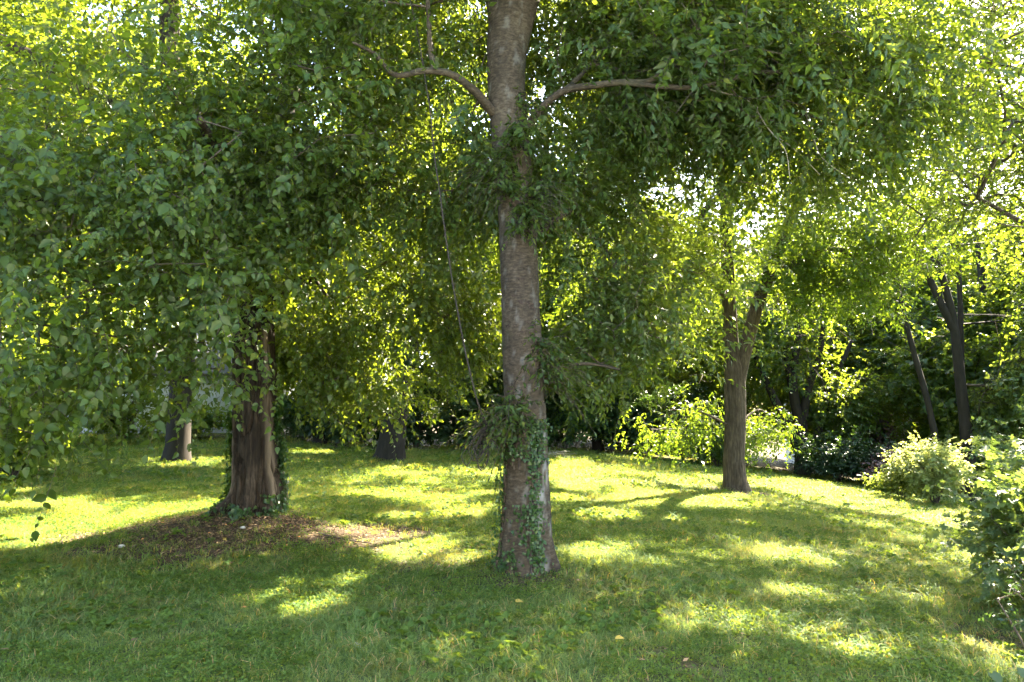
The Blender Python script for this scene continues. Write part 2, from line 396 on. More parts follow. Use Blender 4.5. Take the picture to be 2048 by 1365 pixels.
def branch_mesh(arr, par, n0, tip_r, rmax, mat, sides=4, minr=0.0, power=2.3):
    n = len(arr); w_ = np.zeros(n); kids = [[] for _ in range(n)]
    for i in range(n0, n): kids[par[i]].append(i)
    for i in range(n - 1, n0 - 1, -1):
        if w_[i] == 0: w_[i] = tip_r ** power
        if par[i] >= 0: w_[par[i]] += w_[i]
    rad = np.minimum(w_ ** (1 / power), rmax)
    chains = []
    starts = [(p, c) for p in range(n) for c in kids[p] if p < n0 or c != max(kids[p], key=lambda q: rad[q])]
    for p, c in starts:
        ch = [p, c]
        while kids[ch[-1]]:
            ch.append(max(kids[ch[-1]], key=lambda q: rad[q]))
        rr = rad[ch].copy(); rr[0] = rr[1] * 1.15
        rr = np.maximum(rr, minr)
        if rr[1] > minr * .999: chains.append((arr[ch], rr))
    V, F = tubes(chains, sides)
    return mesh_np('branches', V, [F], mat, None, True)

def sprays(O, Dr, L, k, size, droop=.35, hang=.6, spread=.8, jitter=.35, fan=True):
    """k leaves strung along each shoot"""
    n = len(O); t = (np.arange(k) + .7) / k
    side = np.where(np.arange(k) % 2 == 0, 1., -1.)
    B = norm(np.cross(Dr, np.array([0, 0, 1.])) + 1e-4)
    P = O[:, None] + Dr[:, None] * (L[:, None] * t)[..., None] + np.array([0, 0, -1.]) * (droop * L[:, None] * t ** 2)[..., None]
    D = Dr[:, None] * .55 + B[:, None] * (spread * side)[None, :, None] + np.array([0, 0, -hang]) + R.normal(size=(n, k, 3)) * jitter
    D[:, -1] = Dr * .9 + np.array([0, 0, -hang]) + R.normal(size=(n, 3)) * .2
    P = P.reshape(-1, 3); D = norm(D.reshape(-1, 3))
    up = np.array([0, 0, 1.]) + R.normal(size=P.shape) * .45 + np.repeat(Dr, k, 0) * .3
    Nn = norm(up - D * (up * D).sum(1)[:, None])
    S = size * R.uniform(.45, 1.2, len(P)) * np.tile(.75 + .35 * np.sin(np.pi * (t * .8 + .15)), n)
    return P, D, Nn, S

def project(P):
    d = P - CAM; c, s = math.cos(PITCH), math.sin(PITCH)
    f = d[:, 1] * c + d[:, 2] * s; up = -d[:, 1] * s + d[:, 2] * c
    f = np.maximum(f, .01); return 1024 + d[:, 0] / f * FPX, 682.5 - up / f * FPX, f

def leaf_objects(root, P, D, Nn, S, kind, mat, rnd, count=300):
    """the leaves that show largest, each an object; returns the indices used"""
    u, v, f = project(P); ok = (u > 15) & (u < 2033) & (v > 15) & (v < 1350) & (f > 1)
    score = np.where(ok, S / f * np.abs((Nn * norm(CAM - P)).sum(1)).clip(.25, 1), 0); idx = np.argsort(-score)[:count]
    lib = []
    for b, fo in ((.10, .16), (.24, .06), (.02, .28)):
        for q in range(4):
            V, F = leaf_tpl(kind, b, fo); lib.append(mesh_np('leaf', V, [F], mat, {'rnd': np.full(len(V), (q + .5) / 4)}))
    B = norm(np.cross(D, Nn)); N2 = np.cross(B, D); inv = Matrix.Translation(root.location).inverted()
    for i in idx:
        o = bpy.data.objects.new('leaf', lib[int(R.integers(0, 3)) * 4 + min(3, int(rnd[i] * 4))]); COL.objects.link(o); o.parent = root
        s = float(S[i]); M = Matrix([[B[i][r] * s, D[i][r] * s, N2[i][r] * s, P[i][r]] for r in range(3)] + [[0, 0, 0, 1]])
        o.matrix_local = inv @ M
    m = np.ones(len(P), bool); m[idx] = False
    return m

# shade map of the lawn: how much leaf area stands between each spot and the sun
SH_X0, SH_Y0, SH_C, SH_NX, SH_NY = -11., 2., .25, 112, 100
SHADE = np.zeros((SH_NX, SH_NY))
_cx, _cy = np.meshgrid(SH_X0 + (np.arange(SH_NX) + .5) * SH_C, SH_Y0 + (np.arange(SH_NY) + .5) * SH_C, indexing='ij')
_cz = terrain(_cx, _cy); SH_P = np.stack([_cx, _cy, _cz], -1)
SH_LIT = ~lit_keep(SH_P.reshape(-1, 3) + SUN * .01).reshape(_cx.shape)
def add_shade(P, area, spread):
    for _ in range(10):
        q = P + R.normal(size=P.shape) * spread; t = q[:, 2] / SUN[2]; g = q - SUN * t[:, None]; t = (q[:, 2] - terrain(g[:, 0], g[:, 1])) / SUN[2]; g = q - SUN * t[:, None]
        i = ((g[:, 0] - SH_X0) / SH_C).astype(int); j = ((g[:, 1] - SH_Y0) / SH_C).astype(int); k = (i >= 0) & (i < SH_NX) & (j >= 0) & (j < SH_NY)
        np.add.at(SHADE, (i[k], j[k]), area * .5 / SUN[2] / SH_C ** 2 / 10)
def fill_targets(envs, area, want, zmin, limit):
    """points inside the crown that would close the leaf cover above sunlit lawn outside the flecks"""
    vis = np.abs(_cx) < _cy * .8 + 1.2
    need = np.where(SH_LIT | ~vis, 0, np.maximum(want - SHADE, 0)) * SH_C ** 2 * SUN[2] / .5 / area
    need = need * min(1., limit / max(need.sum(), 1e-6)); n = R.poisson(need); I, J = np.nonzero(n); I = np.repeat(I, n[I, J]); J = np.repeat(J, n[np.nonzero(n)])
    if not len(I): return np.zeros((0, 3))
    out = []
    for _ in range(10):
        P = SH_P[I, J] + R.normal(size=(len(I), 3)) * np.array([.1, .1, 0]); t = R.uniform(2, 22, len(I)); P = P + SUN * t[:, None]; ins = np.zeros(len(I), bool)
        for c, r, _w in envs: ins |= (((P - np.array(c)) / (np.array(r) * 1.12)) ** 2).sum(1) < 1
        ins &= P[:, 2] > zmin; out.append(P[ins]); I, J = I[~ins], J[~ins]
        if not len(I): break
    return np.concatenate(out)

SPRIG = {}
def sprig_group(kind, leafm, twigm, k, L, size, droop, hang, tip_r):
    """a few leafy shoots (pointing along +y) and a node group that sets one of them on every point"""
    key = (kind, leafm.name, twigm.name, k, L, size)
    if key in SPRIG: return SPRIG[key]
    objs = []
    for v in range(6):
        O = np.zeros((1, 3)); Dr = np.array([[0, 1., 0]]); P, D, Nn, S = sprays(O, Dr, np.array([L]), k, size, droop, hang)
        rnd = np.clip(R.normal(.5, .24, len(P)), 0, 1); lm = leaf_mesh(P, D, Nn, S, kind, leafm, rnd, 'sprig')
        tt = np.linspace(0, 1, 4); V, F = tubes([(np.array([0, L, 0]) * tt[:, None] + np.array([0, 0, -droop * L]) * (tt ** 2)[:, None], np.array([1, .8, .6, .3]) * tip_r * .5)], 3)
        nv = len(lm.vertices); V0 = np.empty(nv * 3, np.float32); lm.vertices.foreach_get('co', V0); F0 = np.empty(len(lm.loops), np.int32); lm.loops.foreach_get('vertex_index', F0)
        r0 = np.empty(nv, np.float32); lm.attributes['rnd'].data.foreach_get('value', r0)
        me = mesh_np('sprig', np.concatenate([V0.reshape(-1, 3), V]), [F0.reshape(-1, 3), F + nv], leafm, {'rnd': np.concatenate([r0, np.zeros(len(V))])})
        me.materials.append(twigm); mi = np.zeros(len(me.polygons), np.int32); mi[len(F0) // 3:] = 1; me.polygons.foreach_set('material_index', mi)
        objs.append((bpy.data.objects.new('sprig_shape', me), (P, D, Nn, S, rnd)))
    ng = scatter_group('scatter_sprigs', [o for o, _ in objs]); SPRIG[key] = (ng, [q for _, q in objs]); return SPRIG[key]

def scatter_group(name, objs):
    ng = bpy.data.node_groups.new(name, 'GeometryNodeTree')
    ng.interface.new_socket('Geometry', in_out='INPUT', socket_type='NodeSocketGeometry'); ng.interface.new_socket('Geometry', in_out='OUTPUT', socket_type='NodeSocketGeometry')
    gi = ng.nodes.new('NodeGroupInput'); go = ng.nodes.new('NodeGroupOutput'); ip = ng.nodes.new('GeometryNodeInstanceOnPoints'); g2i = ng.nodes.new('GeometryNodeGeometryToInstance')
    for o in reversed(objs):
        oi = ng.nodes.new('GeometryNodeObjectInfo'); oi.inputs['Object'].default_value = o; ng.links.new(oi.outputs['Geometry'], g2i.inputs[0])
    def nattr(nm, t):
        a = ng.nodes.new('GeometryNodeInputNamedAttribute'); a.data_type = t; a.inputs['Name'].default_value = nm; return a.outputs[0]
    ng.links.new(gi.outputs[0], ip.inputs['Points']); ng.links.new(g2i.outputs[0], ip.inputs['Instance']); ip.inputs['Pick Instance'].default_value = True
    ng.links.new(nattr('kind', 'INT'), ip.inputs['Instance Index']); ng.links.new(nattr('scl', 'FLOAT'), ip.inputs['Scale'])
    ng.links.new(nattr('rot', 'FLOAT_VECTOR'), ip.inputs['Rotation']); ng.links.new(ip.outputs[0], go.inputs[0]); return ng

def scatter_points(name, P, kind, scl, rot, ng):
    me = bpy.data.meshes.new(name); n = len(P); me.vertices.add(n); me.vertices.foreach_set('co', np.ascontiguousarray(P, np.float32).reshape(-1))
    me.attributes.new('scl', 'FLOAT', 'POINT').data.foreach_set('value', np.ascontiguousarray(scl, np.float32))
    me.attributes.new('kind', 'INT', 'POINT').data.foreach_set('value', np.ascontiguousarray(kind, np.int32))
    me.attributes.new('rot', 'FLOAT_VECTOR', 'POINT').data.foreach_set('vector', np.ascontiguousarray(rot, np.float32).reshape(-1))
    return me

def place_sprigs(root, name, O, Dr, scl, G, parts=0, kind='far', leafm=None):
    ng, data = G; n = len(O); var = R.integers(0, 6, n)
    rot = np.stack([np.arcsin(np.clip(Dr[:, 2], -1, 1)), R.normal(size=n) * .35, np.arctan2(-Dr[:, 0], Dr[:, 1])], -1)
    if parts:                                     # the shoots that show largest: every leaf an object
        u, v, f = project(O + Dr * .15); ok = (u > 30) & (u < 2018) & (v > 30) & (v < 1340) & (f > 1); k = len(data[0][0])
        idx = np.argsort(np.where(ok, f, 1e9) + R.random(n) * .5)[:int(math.ceil(parts / k))]
        Q = [[], [], [], [], []]
        for i in idx:
            P, D, Nn, S, rnd = data[var[i]]; a, b, c = rot[i]
            M3 = np.array(Matrix.Rotation(c, 3, 'Z') @ Matrix.Rotation(b, 3, 'Y') @ Matrix.Rotation(a, 3, 'X'))
            for q, val in zip(Q, (O[i] + P @ M3.T * scl[i], D @ M3.T, Nn @ M3.T, S * scl[i], rnd)): q.append(val)
        P, D, Nn, S, rnd = [np.concatenate(q)[:parts] for q in Q]
        leaf_objects(root, P, D, Nn, S, kind, leafm, rnd, parts)
        m = np.ones(n, bool); m[idx] = False; O, var, scl, rot = O[m], var[m], scl[m], rot[m]
    o = child(name, scatter_points(name, O, var, scl, rot, ng), root, 'stuff'); o.modifiers.new('scatter', 'NODES').node_group = ng
    return o

def crown(root, skel, envs, nt, m, k, L, size, kind, leafm, seed, twigm, axis, droop=.35, hang=.6, tip_r=.005, rmax=.07, step=.5, clump=.5,
          parts=0, sides=4, shell=.42, keep=None, minr=0., radius=.3, fill=0, zmin=4.4, want=2.6, cull=True):
    T = sample_env(envs, nt, seed, clump, shell); area = m * k * size ** 2 * .14
    if fill:
        add_shade(T, area, .4); E_ = fill_targets(envs, area, want, zmin, fill); add_shade(E_, area, .4); T = np.concatenate([T, E_]); print('fill', root.name, len(E_))
    else: add_shade(T, area, .4)
    T = T[T[:, 2] > terrain(T[:, 0], T[:, 1]) + .45]
    if keep is not None: T = T[keep(T)]
    if cull: T = T[lit_keep(T, .8)]
    arr, par, tips, order = grow(skel, T, step)
    child('branches', branch_mesh(arr, par, len(skel), tip_r, rmax, twigm, sides, minr), root, 'stuff')
    # shoots round each tip and a little way back along its branch
    tp = np.repeat(tips, m); back = par[tp]; f = R.random(len(tp))[:, None] * .9
    O = arr[tp] * (1 - f) + arr[np.maximum(back, 0)] * f + R.normal(size=(len(tp), 3)) * radius * np.array([1, 1, .7])
    bd = norm(arr[tp] - arr[np.maximum(back, 0)]); ax = np.array(axis, float)
    outw = norm((O - ax) * np.array([1, 1, .35]))
    Dr = norm(bd * .5 + outw * .5 + R.normal(size=O.shape) * .65 + np.array([0, 0, -.12]))
    scl = R.uniform(.65, 1.25, len(O))
    mid = O + Dr * (L * .55 * scl)[:, None] - np.array([0, 0, 1.]) * (droop * .3 * L * scl)[:, None]; end = O + Dr * (L * scl)[:, None] - np.array([0, 0, 1.]) * (droop * L * scl)[:, None]
    ok = (lit_keep(mid) & lit_keep(O, .9) & lit_keep(end, .9) if cull else np.ones(len(O), bool)) & (end[:, 2] > terrain(end[:, 0], end[:, 1]) + .12)
    if keep is not None: ok &= keep(mid) & keep(end) & keep(O)
    place_sprigs(root, 'foliage', O[ok], Dr[ok], scl[ok], sprig_group(kind, leafm, twigm, k, L, size, droop, hang, tip_r), parts, kind, leafm)

def along(pts, step=.4):
    p, _ = smooth_path(pts, np.ones(len(pts)), max(3, int(np.linalg.norm(np.diff(np.asarray(pts, float), axis=0), axis=1).sum() / step)))
    return list(p)

def ivy(name, label, loc, surf, areas, size, mat, group=None, kind='heart', stem=True):
    """areas: (theta, half width, s0, s1, count)"""
    root = empty(name, loc, label, 'ivy', group); Ps, Ns, ch = [], [], []
    for th0, hw, s0, s1, cnt in areas:
        s = R.uniform(s0, s1, cnt); wv = .55 * np.sin(s * 2.3 + th0 * 3) * hw; th = th0 + wv + R.normal(size=cnt) * hw * .5
        p, n = surf(th % (2 * np.pi), s); lay = R.random(cnt) ** 1.6 * .09
        Ps.append(p + n * (.012 + lay)[:, None]); Ns.append(n)
        for q in range(2):
            ss = np.linspace(max(0.05, s0 - .1), s1, 24); tt = th0 + .55 * np.sin(ss * 2.3 + th0 * 3) * hw + (q - .5) * hw * .6
            p, n = surf(tt % (2 * np.pi), ss); ch.append((p + n * .008, np.linspace(.011, .004, 24)))
    P = np.concatenate(Ps); n = np.concatenate(Ns); k = len(P)
    D = norm(np.array([0, 0, -1.]) + R.normal(size=(k, 3)) * .55 + n * .25); Nn = norm(n + R.normal(size=(k, 3)) * .35 + np.array([0, 0, .35]))
    Nn = norm(Nn - D * (Nn * D).sum(1)[:, None]); S = size * R.uniform(.55, 1.2, k)
    child('foliage', leaf_mesh(P, D, Nn, S, kind, mat, np.clip(R.normal(.5, .25, k), 0, 1)), root, 'stuff')
    if stem:
        V, F = tubes(ch, 5); child('stem', mesh_np('stem', V, [F], MT['twig'], None, True), root)
    return root
# ------------------------------------------------------------------ the lawn
def soil(x, y):
    """bare earth and leaf litter: 0 grass .. 1 soil"""
    x = np.asarray(x, float); y = np.asarray(y, float); p = np.stack([x, y, 0 * x], -1)
    nz = (fbm(p * 1.3, 31, 3) - .5)
    def el(cx, cy, rx, ry, soft=.5): return np.clip((1 - np.sqrt(((x - cx) / rx) ** 2 + ((y - cy) / ry) ** 2) + nz * 1.3) / soft, 0, 1)
    s = np.maximum(el(LX + .1, LY - .7, 2.7, 1.5), el(-1.35, 8.15, 1.5, .5) * .7)
    s = np.maximum(s, el(-.55, 7.25, 1.3, .55) * .75); s = np.maximum(s, el(MX, MY - .15, 1.1, .6) * .8)
    s = np.maximum(s, el(5.3, 15.9, .95, .8)); s = np.maximum(s, .75 * np.clip((fbm(p * 1.1 + 4, 37, 3) - .57) * 6, 0, 1) * sstep(9.5, 6, y))
    s = np.maximum(s, el(.7, 4.1, 1.3, .4) * .55)
    s = np.maximum(s, sstep(25.5, 27.5, y + nz * 2 + .18 * np.maximum(x - 6, 0)) * .85)
    return np.clip(s, 0, 1)

def sinh_axis(c, span, n, k):
    t = np.linspace(-1, 1, n); return c + span * np.sinh(k * t) / math.sinh(k)
gx = sinh_axis(0, 320, 260, 6.0); gy = sinh_axis(9, 320, 270, 6.0)
X, Yg = np.meshgrid(gx, gy); Z = terrain(X, Yg)
idx = np.arange(X.size).reshape(X.shape)
F = np.stack([idx[:-1, :-1], idx[:-1, 1:], idx[1:, 1:], idx[1:, :-1]], -1).reshape(-1, 4)
m, nt, out = new_mat('lawn_ground')
vv = mapping(nt, (1, 1, 1)); n1 = noise(nt, vv, 2.2, 5); n2 = noise(nt, vv, 26, 5, .7); n3 = noise(nt, vv, .35, 3)
gcol = ramp(nt, [(.3, (.035, .06, .016)), (.7, (.075, .105, .03))], n2)
gcol = mix(nt, ramp(nt, [(.45, (0, 0, 0)), (.7, (.6, .6, .6))], n1), gcol, (.10, .095, .035))
scol = ramp(nt, [(.3, (.014, .010, .007)), (.5, (.05, .035, .022)), (.72, (.13, .096, .062))], n2)
sa = N(nt, 'ShaderNodeAttribute'); sa.attribute_name = 'soil'
b = N(nt, 'ShaderNodeBsdfPrincipled'); b.inputs['Roughness'].default_value = .95; b.inputs['Specular IOR Level'].default_value = .1
nt.links.new(mix(nt, sa.outputs['Fac'], gcol, scol), b.inputs['Base Color'])
bp = N(nt, 'ShaderNodeBump'); bp.inputs['Strength'].default_value = .6; bp.inputs['Distance'].default_value = .03
nt.links.new(n2, bp.inputs['Height']); nt.links.new(bp.outputs[0], b.inputs['Normal']); nt.links.new(b.outputs[0], out.inputs['Surface'])
lawn = link('lawn_ground', mesh_np('lawn_ground', np.stack([X, Yg, Z], -1).reshape(-1, 3), [F], m, {'soil': soil(X, Yg).reshape(-1)}, True))
tag(lawn, 'gently sloping lawn ground with bare earth round the tree bases', 'lawn', kind='structure')

# ------------------------------------------------------------------ grass: tufts scattered over the lawn
m, nt, out = new_mat('grass_blade')
a = N(nt, 'ShaderNodeAttribute'); a.attribute_name = 'rnd'
pv = mapping(nt, (1, 1, 1)); dryness = ramp(nt, [(.48, (0, 0, 0)), (.72, (1, 1, 1))], noise(nt, pv, .9, 4))
oi = N(nt, 'ShaderNodeObjectInfo'); va = N(nt, 'ShaderNodeMath'); va.operation = 'MULTIPLY_ADD'; va.inputs[1].default_value = .35; va.inputs[2].default_value = -.17
nt.links.new(oi.outputs['Random'], va.inputs[0]); vs = N(nt, 'ShaderNodeMath'); vs.operation = 'ADD'
nt.links.new(a.outputs['Fac'], vs.inputs[0]); nt.links.new(va.outputs[0], vs.inputs[1])
fresh = ramp(nt, [(0, (.056, .105, .040)), (.55, (.090, .160, .062)), (.93, (.125, .185, .068)), (.99, (.24, .20, .12))], vs.outputs[0])
dry = ramp(nt, [(0, (.055, .09, .036)), (.7, (.11, .135, .058)), (1, (.22, .18, .11))], vs.outputs[0])
gc = mix(nt, dryness, fresh, dry)
tcol = mix(nt, 1.0, gc, (4.6, 3.0, .5), 'MULTIPLY')
b = N(nt, 'ShaderNodeBsdfPrincipled'); b.inputs['Roughness'].default_value = .65; b.inputs['Specular IOR Level'].default_value = .12
nt.links.new(gc, b.inputs['Base Color']); tr = N(nt, 'ShaderNodeBsdfTranslucent'); nt.links.new(tcol, tr.inputs['Color'])
mx = N(nt, 'ShaderNodeMixShader'); mx.inputs[0].default_value = .42
nt.links.new(b.outputs[0], mx.inputs[1]); nt.links.new(tr.outputs[0], mx.inputs[2]); nt.links.new(mx.outputs[0], out.inputs['Surface'])
MT['grass'] = m
MT['weed'] = leaf_mat('clover_leaf', (.038, .08, .018), (.07, .13, .028), (.16, .24, .02), (.34, .40, .03), .4, .65, .15)

def tuft(nb, h, wd, lean, spread):
    Vs, Fs, Rn, o = [], [], [], 0
    for i in range(nb):
        an = R.random() * 6.283; base = np.array([*(R.normal(size=2) * spread), -.012]); hh = h * R.uniform(.45, 1.2); ww = wd * R.uniform(.6, 1.2)
        dr = np.array([math.cos(an), math.sin(an), 0]); sd = np.array([-dr[1], dr[0], 0]) * ww / 2; ln = lean * R.uniform(.3, 1.5)
        pts = [base, base + dr * hh * ln * .25 + np.array([0, 0, hh * .5]), base + dr * hh * ln * .75 + np.array([0, 0, hh * (.86 - .2 * ln)]), base + dr * hh * ln * 1.25 + np.array([0, 0, hh * (.95 - .42 * ln)])]
        V = [pts[0] - sd, pts[0] + sd, pts[1] - sd, pts[1] + sd, pts[2] - sd * .7, pts[2] + sd * .7, pts[3]]
        Vs += V; Fs += [(o, o + 1, o + 3), (o, o + 3, o + 2), (o + 2, o + 3, o + 5), (o + 2, o + 5, o + 4), (o + 4, o + 5, o + 6)]
        Rn += [np.clip(R.normal(.45, .24), 0, 1)] * 7; o += 7
    return mesh_np('tuft', np.array(Vs), [np.array(Fs)], MT['grass'], {'rnd': np.array(Rn)})
def weed(nl, size, spread):
    n = nl; an = R.random(n) * 6.283; rd = np.sqrt(R.random(n)) * spread
    P = np.stack([np.cos(an) * rd, np.sin(an) * rd, R.uniform(.012, .05, n)], -1)
    D = norm(np.stack([np.cos(an), np.sin(an), R.normal(size=n) * .3], -1) + R.normal(size=(n, 3)) * .4); Nn = norm(np.array([0, 0, 1.]) + R.normal(size=(n, 3)) * .35)
    Nn = norm(Nn - D * (Nn * D).sum(1)[:, None])
    return leaf_mesh(P, D, Nn, size * R.uniform(.6, 1.3, n), 'narrow' if size > .045 else 'heart', MT['weed'], R.random(n), 'weed')
srcs = [tuft(16, .075, .0042, .9, .03), tuft(14, .06, .004, 1.1, .035), tuft(18, .095, .0048, .7, .03), tuft(10, .13, .006, .9, .02),
        tuft(16, .055, .005, 1.3, .05), weed(18, .019, .07), weed(9, .045, .05)]
so_ = [bpy.data.objects.new('grass_tuft_shape', s) for s in srcs]

def scatter(n, xr, yr, wide):
    y = R.uniform(*yr, n); x = (R.random(n) * 2 - 1) * (y * .78 + wide)
    return x, y
px, py, ps = [], [], []
for n, yr, sc_ in ((46000, (3.2, 8.5), 1.0), (52000, (8.5, 15), 1.15), (42000, (15, 30), 1.7)):
    y = np.sqrt(R.uniform(yr[0] ** 2, yr[1] ** 2, n)); x = (R.random(n) * 2 - 1) * (y * .78 + 1.0)
    px.append(x); py.append(y); ps.append(np.full(n, sc_))
px, py, ps = map(np.concatenate, (px, py, ps))
sl_ = soil(px, py); keepg = R.random(len(px)) > sl_ * .86; px, py, ps, sl_ = px[keepg], py[keepg], ps[keepg], sl_[keepg]
n = len(px); q = np.stack([px, py, 0 * px], -1); ht = vnoise(q * .8, 51); wd = vnoise(q * 1.1, 53)
kind = R.choice([0, 1, 2, 4], n, p=[.35, .25, .2, .2]).astype(np.int32)
kind[(wd > .56) & (R.random(n) < .55)] = 5; kind[(wd < .34) & (R.random(n) < .12)] = 6
kind[(ht > .62) & (R.random(n) < .14) & (py < 11)] = 3
scl = ps * R.uniform(.7, 1.25, n) * (.7 + .45 * ht)
rot = np.stack([R.normal(size=n) * .12, R.normal(size=n) * .12, R.random(n) * 6.283], -1)
grass = link('grass', scatter_points('grass', np.stack([px, py, terrain(px, py) - .004], -1), kind, scl, rot, None)); tag(grass, 'short mown grass with clover and weeds covering the lawn', 'grass', kind='stuff')
grass.modifiers.new('scatter', 'NODES').node_group = scatter_group('scatter_tufts', so_)

def gz(x, y, d=0.): return float(terrain(x, y)) - d
def pxpath(pts): return [at(*p) for p in pts]
# ------------------------------------------------------------------ other trees
def wood_tree(name, label, x, y, h, r, leafm, seed, lean=(0, 0), tr=.2, cz=.55, rz=.42, size=.2, nt_=330, m=9, k=14, group='trees of the wood behind the lawn', stems=None, clump=.47, bark='barkF', kind='far', low=None, shoot=1.0, fill=0):
    z0 = gz(x, y); t_ = empty(name, (x, y, z0), label, 'tree', group); skel = []
    stems = stems or [[(0, 0, 0), (lean[0] * .3, lean[1] * .3, .3), (lean[0] * .7, lean[1] * .7, .62), (lean[0], lean[1], .9)]]
    for i, st in enumerate(stems):
        p3 = [np.array([x + a, y + b_, z0 + c * h - (.15 if c == 0 else 0)]) for a, b_, c in st]; n_ = len(p3); f = 1. if i == 0 else .7
        me, sf = trunk_mesh('trunk' if i == 0 else 'limb', p3, np.linspace(tr * f, tr * .25, n_), MT[bark], 20, 40, .012, 8, .2, .3 if i == 0 else 0, 5, seed + i, lump=.08); child('trunk' if i == 0 else 'limb', me, t_)
        q = along(p3, .7); skel += [s for s in q if s[2] > z0 + .25 * h] or q[-1:]
    envs = [((x + lean[0], y + lean[1], z0 + cz * h), (r, r, rz * h), 3.)]
    if low: envs += low
    crown(t_, skel, envs, nt_, m, k, shoot, size, kind, leafm, seed, MT['twig'], (x, y, z0 + cz * h * .8), .3, .5, .012, .09, .9, clump, 0, 4, .5, None, .0, .45, fill=fill)
    return t_, sf

# leafy tree whose crown reaches in from the right, above the slope
wood_tree('hackberry_tree', 'leafy grey-barked tree on the slope above the garden bushes', 10.2, 9.6, 11.5, 4.6, MT['leafM'], 61, (-1.0, 0), .26, .66, .27, .115, 800, 11, 11, None, None, .46, 'barkM', 'narrow', shoot=.45, fill=450)
# the clump of tall stems on the right
wood_tree('multi_stem_tree', 'tall slender tree of several leaning stems behind the pale shrubs', 14.6, 22, 14.5, 4.6, MT['leafP'], 67, (-1, 0), .18, .60, .36, .17, 330, 9, 14, None,
          [[(0, 0, 0), (-.15, 0, .25), (-.3, 0, .42), (-.9, 0, .62), (-1.1, 0, .9)], [(.2, .2, 0), (.0, .2, .25), (.2, .3, .45), (.1, .4, .85)], [(-.5, .5, 0), (-.9, .5, .2), (-1.5, .6, .42), (-2.0, .8, .75)], [(-.25, 0, .38), (-1.1, .2, .55), (-1.9, .3, .8)]], .5,
          low=[((15.6, 21.5, 2.6), (2.0, 1.2, 2.2), .7)])
wood_tree('ivy_clad_tree', 'dark leafy-trunked tree standing beside the tall leaning stems', 16.6, 21.5, 13, 4.0, MT['leafF'], 71, (.5, 0), .3, .62, .36, .18, 330, 10, 14, None, None, .47, low=[((16.6, 21.4, 2.5), (.9, .9, 3.2), .9)])
# multi-stemmed tree behind the dark shrubs
wood_tree('vase_shaped_tree', 'low dark tree spreading from the base into five curved stems', 11.3, 27, 9.5, 4.2, MT['leafF'], 73, (0, 0), .26, .68, .34, .16, 300, 10, 14, None,
          [[(0, 0, 0), (.0, 0, .18), (-.2, 0, .36), (.1, 0, .62), (0, 0, .9)], [(0, .1, .1), (-.9, 0, .3), (-1.4, 0, .42), (-2.0, 0, .62)], [(0, 0, .12), (.35, 0, .34), (.9, 0, .5), (1.2, 0, .75)], [(.2, 0, .04), (.8, 0, .2), (1.4, .1, .36), (2.3, .2, .56)], [(-.15, 0, .3), (-.35, .1, .5), (-.5, .2, .8)]], .5, low=[((13.3, 27, 1.7), (1.7, 1., 1.1), .6)])
# trees at the back on the left
_, sfi = wood_tree('leaning_tree', 'leaning tree with its foot wrapped in dark ivy', -3.9, 22, 14, 4.4, MT['leafF'], 79, (1.4, .4), .42, .66, .32, .17, 330, 10, 14, None, [[(0, 0, 0), (.35, 0, .2), (.85, .1, .36), (1.2, .3, .6), (1.4, .4, .9)], [(.5, 0, .22), (0, .3, .45), (-.8, .5, .75)]])
ivy('climbing_ivy', 'bushy dark ivy wrapping the foot of the leaning tree', (-3.9, 21.6, gz(-3.9, 22)), sfi, [(a_, .5, .05, 1.7 + .3 * math.sin(a_ * 3), 320) for a_ in np.linspace(0, 5.6, 8)], .17, MT['leafD'])
wood_tree('stout_tree', 'stout dark trunk in front of the pale house wall', -9.7, 20, 13, 4.4, MT['leafF'], 83, (.2, 0), .34, .66, .32, .17, 300, 10, 14, None, None)
wood_tree('slender_tree', 'slender dark trunk standing alone near the hedge', -7.8, 28, 11, 3.4, MT['leafF'], 89, (0, .3), .24, .6, .36, .2, 220, 10, 14, None, None)
WOOD = [(3.6, 29, 12, 4.0), (-1.2, 31, 13, 4.2), (7.4, 33, 12, 4.2), (11.2, 36, 13, 3.8), (22.5, 31, 15, 4.2), (25.5, 34, 15, 5), (20, 47, 17, 5), (10, 42, 15, 5), (3.5, 41, 14, 5), (-4, 40, 16, 5),
        (-10, 35, 15, 5), (-16, 42, 16, 5), (-19, 26, 14, 4.5), (-25, 34, 16, 5), (22, 24, 14, 4.4), (31, 41, 17, 5), (-13, 12, 13, 4.2), (17.5, 29, 14, 4.2), (26, 27, 15, 4.6), (14.2, 31, 13, 3.6), (20.5, 34, 15, 4.6), (18.5, 25.5, 12, 3.4), (-32, 44, 17, 6), (38, 48, 18, 6), (26, 52, 18, 6)]
for i, (x, y, h, r) in enumerate(WOOD):
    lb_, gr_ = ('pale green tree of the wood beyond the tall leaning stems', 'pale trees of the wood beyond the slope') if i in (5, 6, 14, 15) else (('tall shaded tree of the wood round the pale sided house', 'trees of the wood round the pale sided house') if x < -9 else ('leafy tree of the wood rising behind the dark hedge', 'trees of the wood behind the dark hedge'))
    wood_tree('wood_tree', lb_, x, y, h, r, MT['leafP' if i in (5, 6, 14, 15) else 'leafF'], 101 + 3 * i, (R.uniform(-.8, .8), R.uniform(-.4, .4)), R.uniform(.18, .3), .52, .47, .2 if y < 36 else .25, 380, group=gr_)

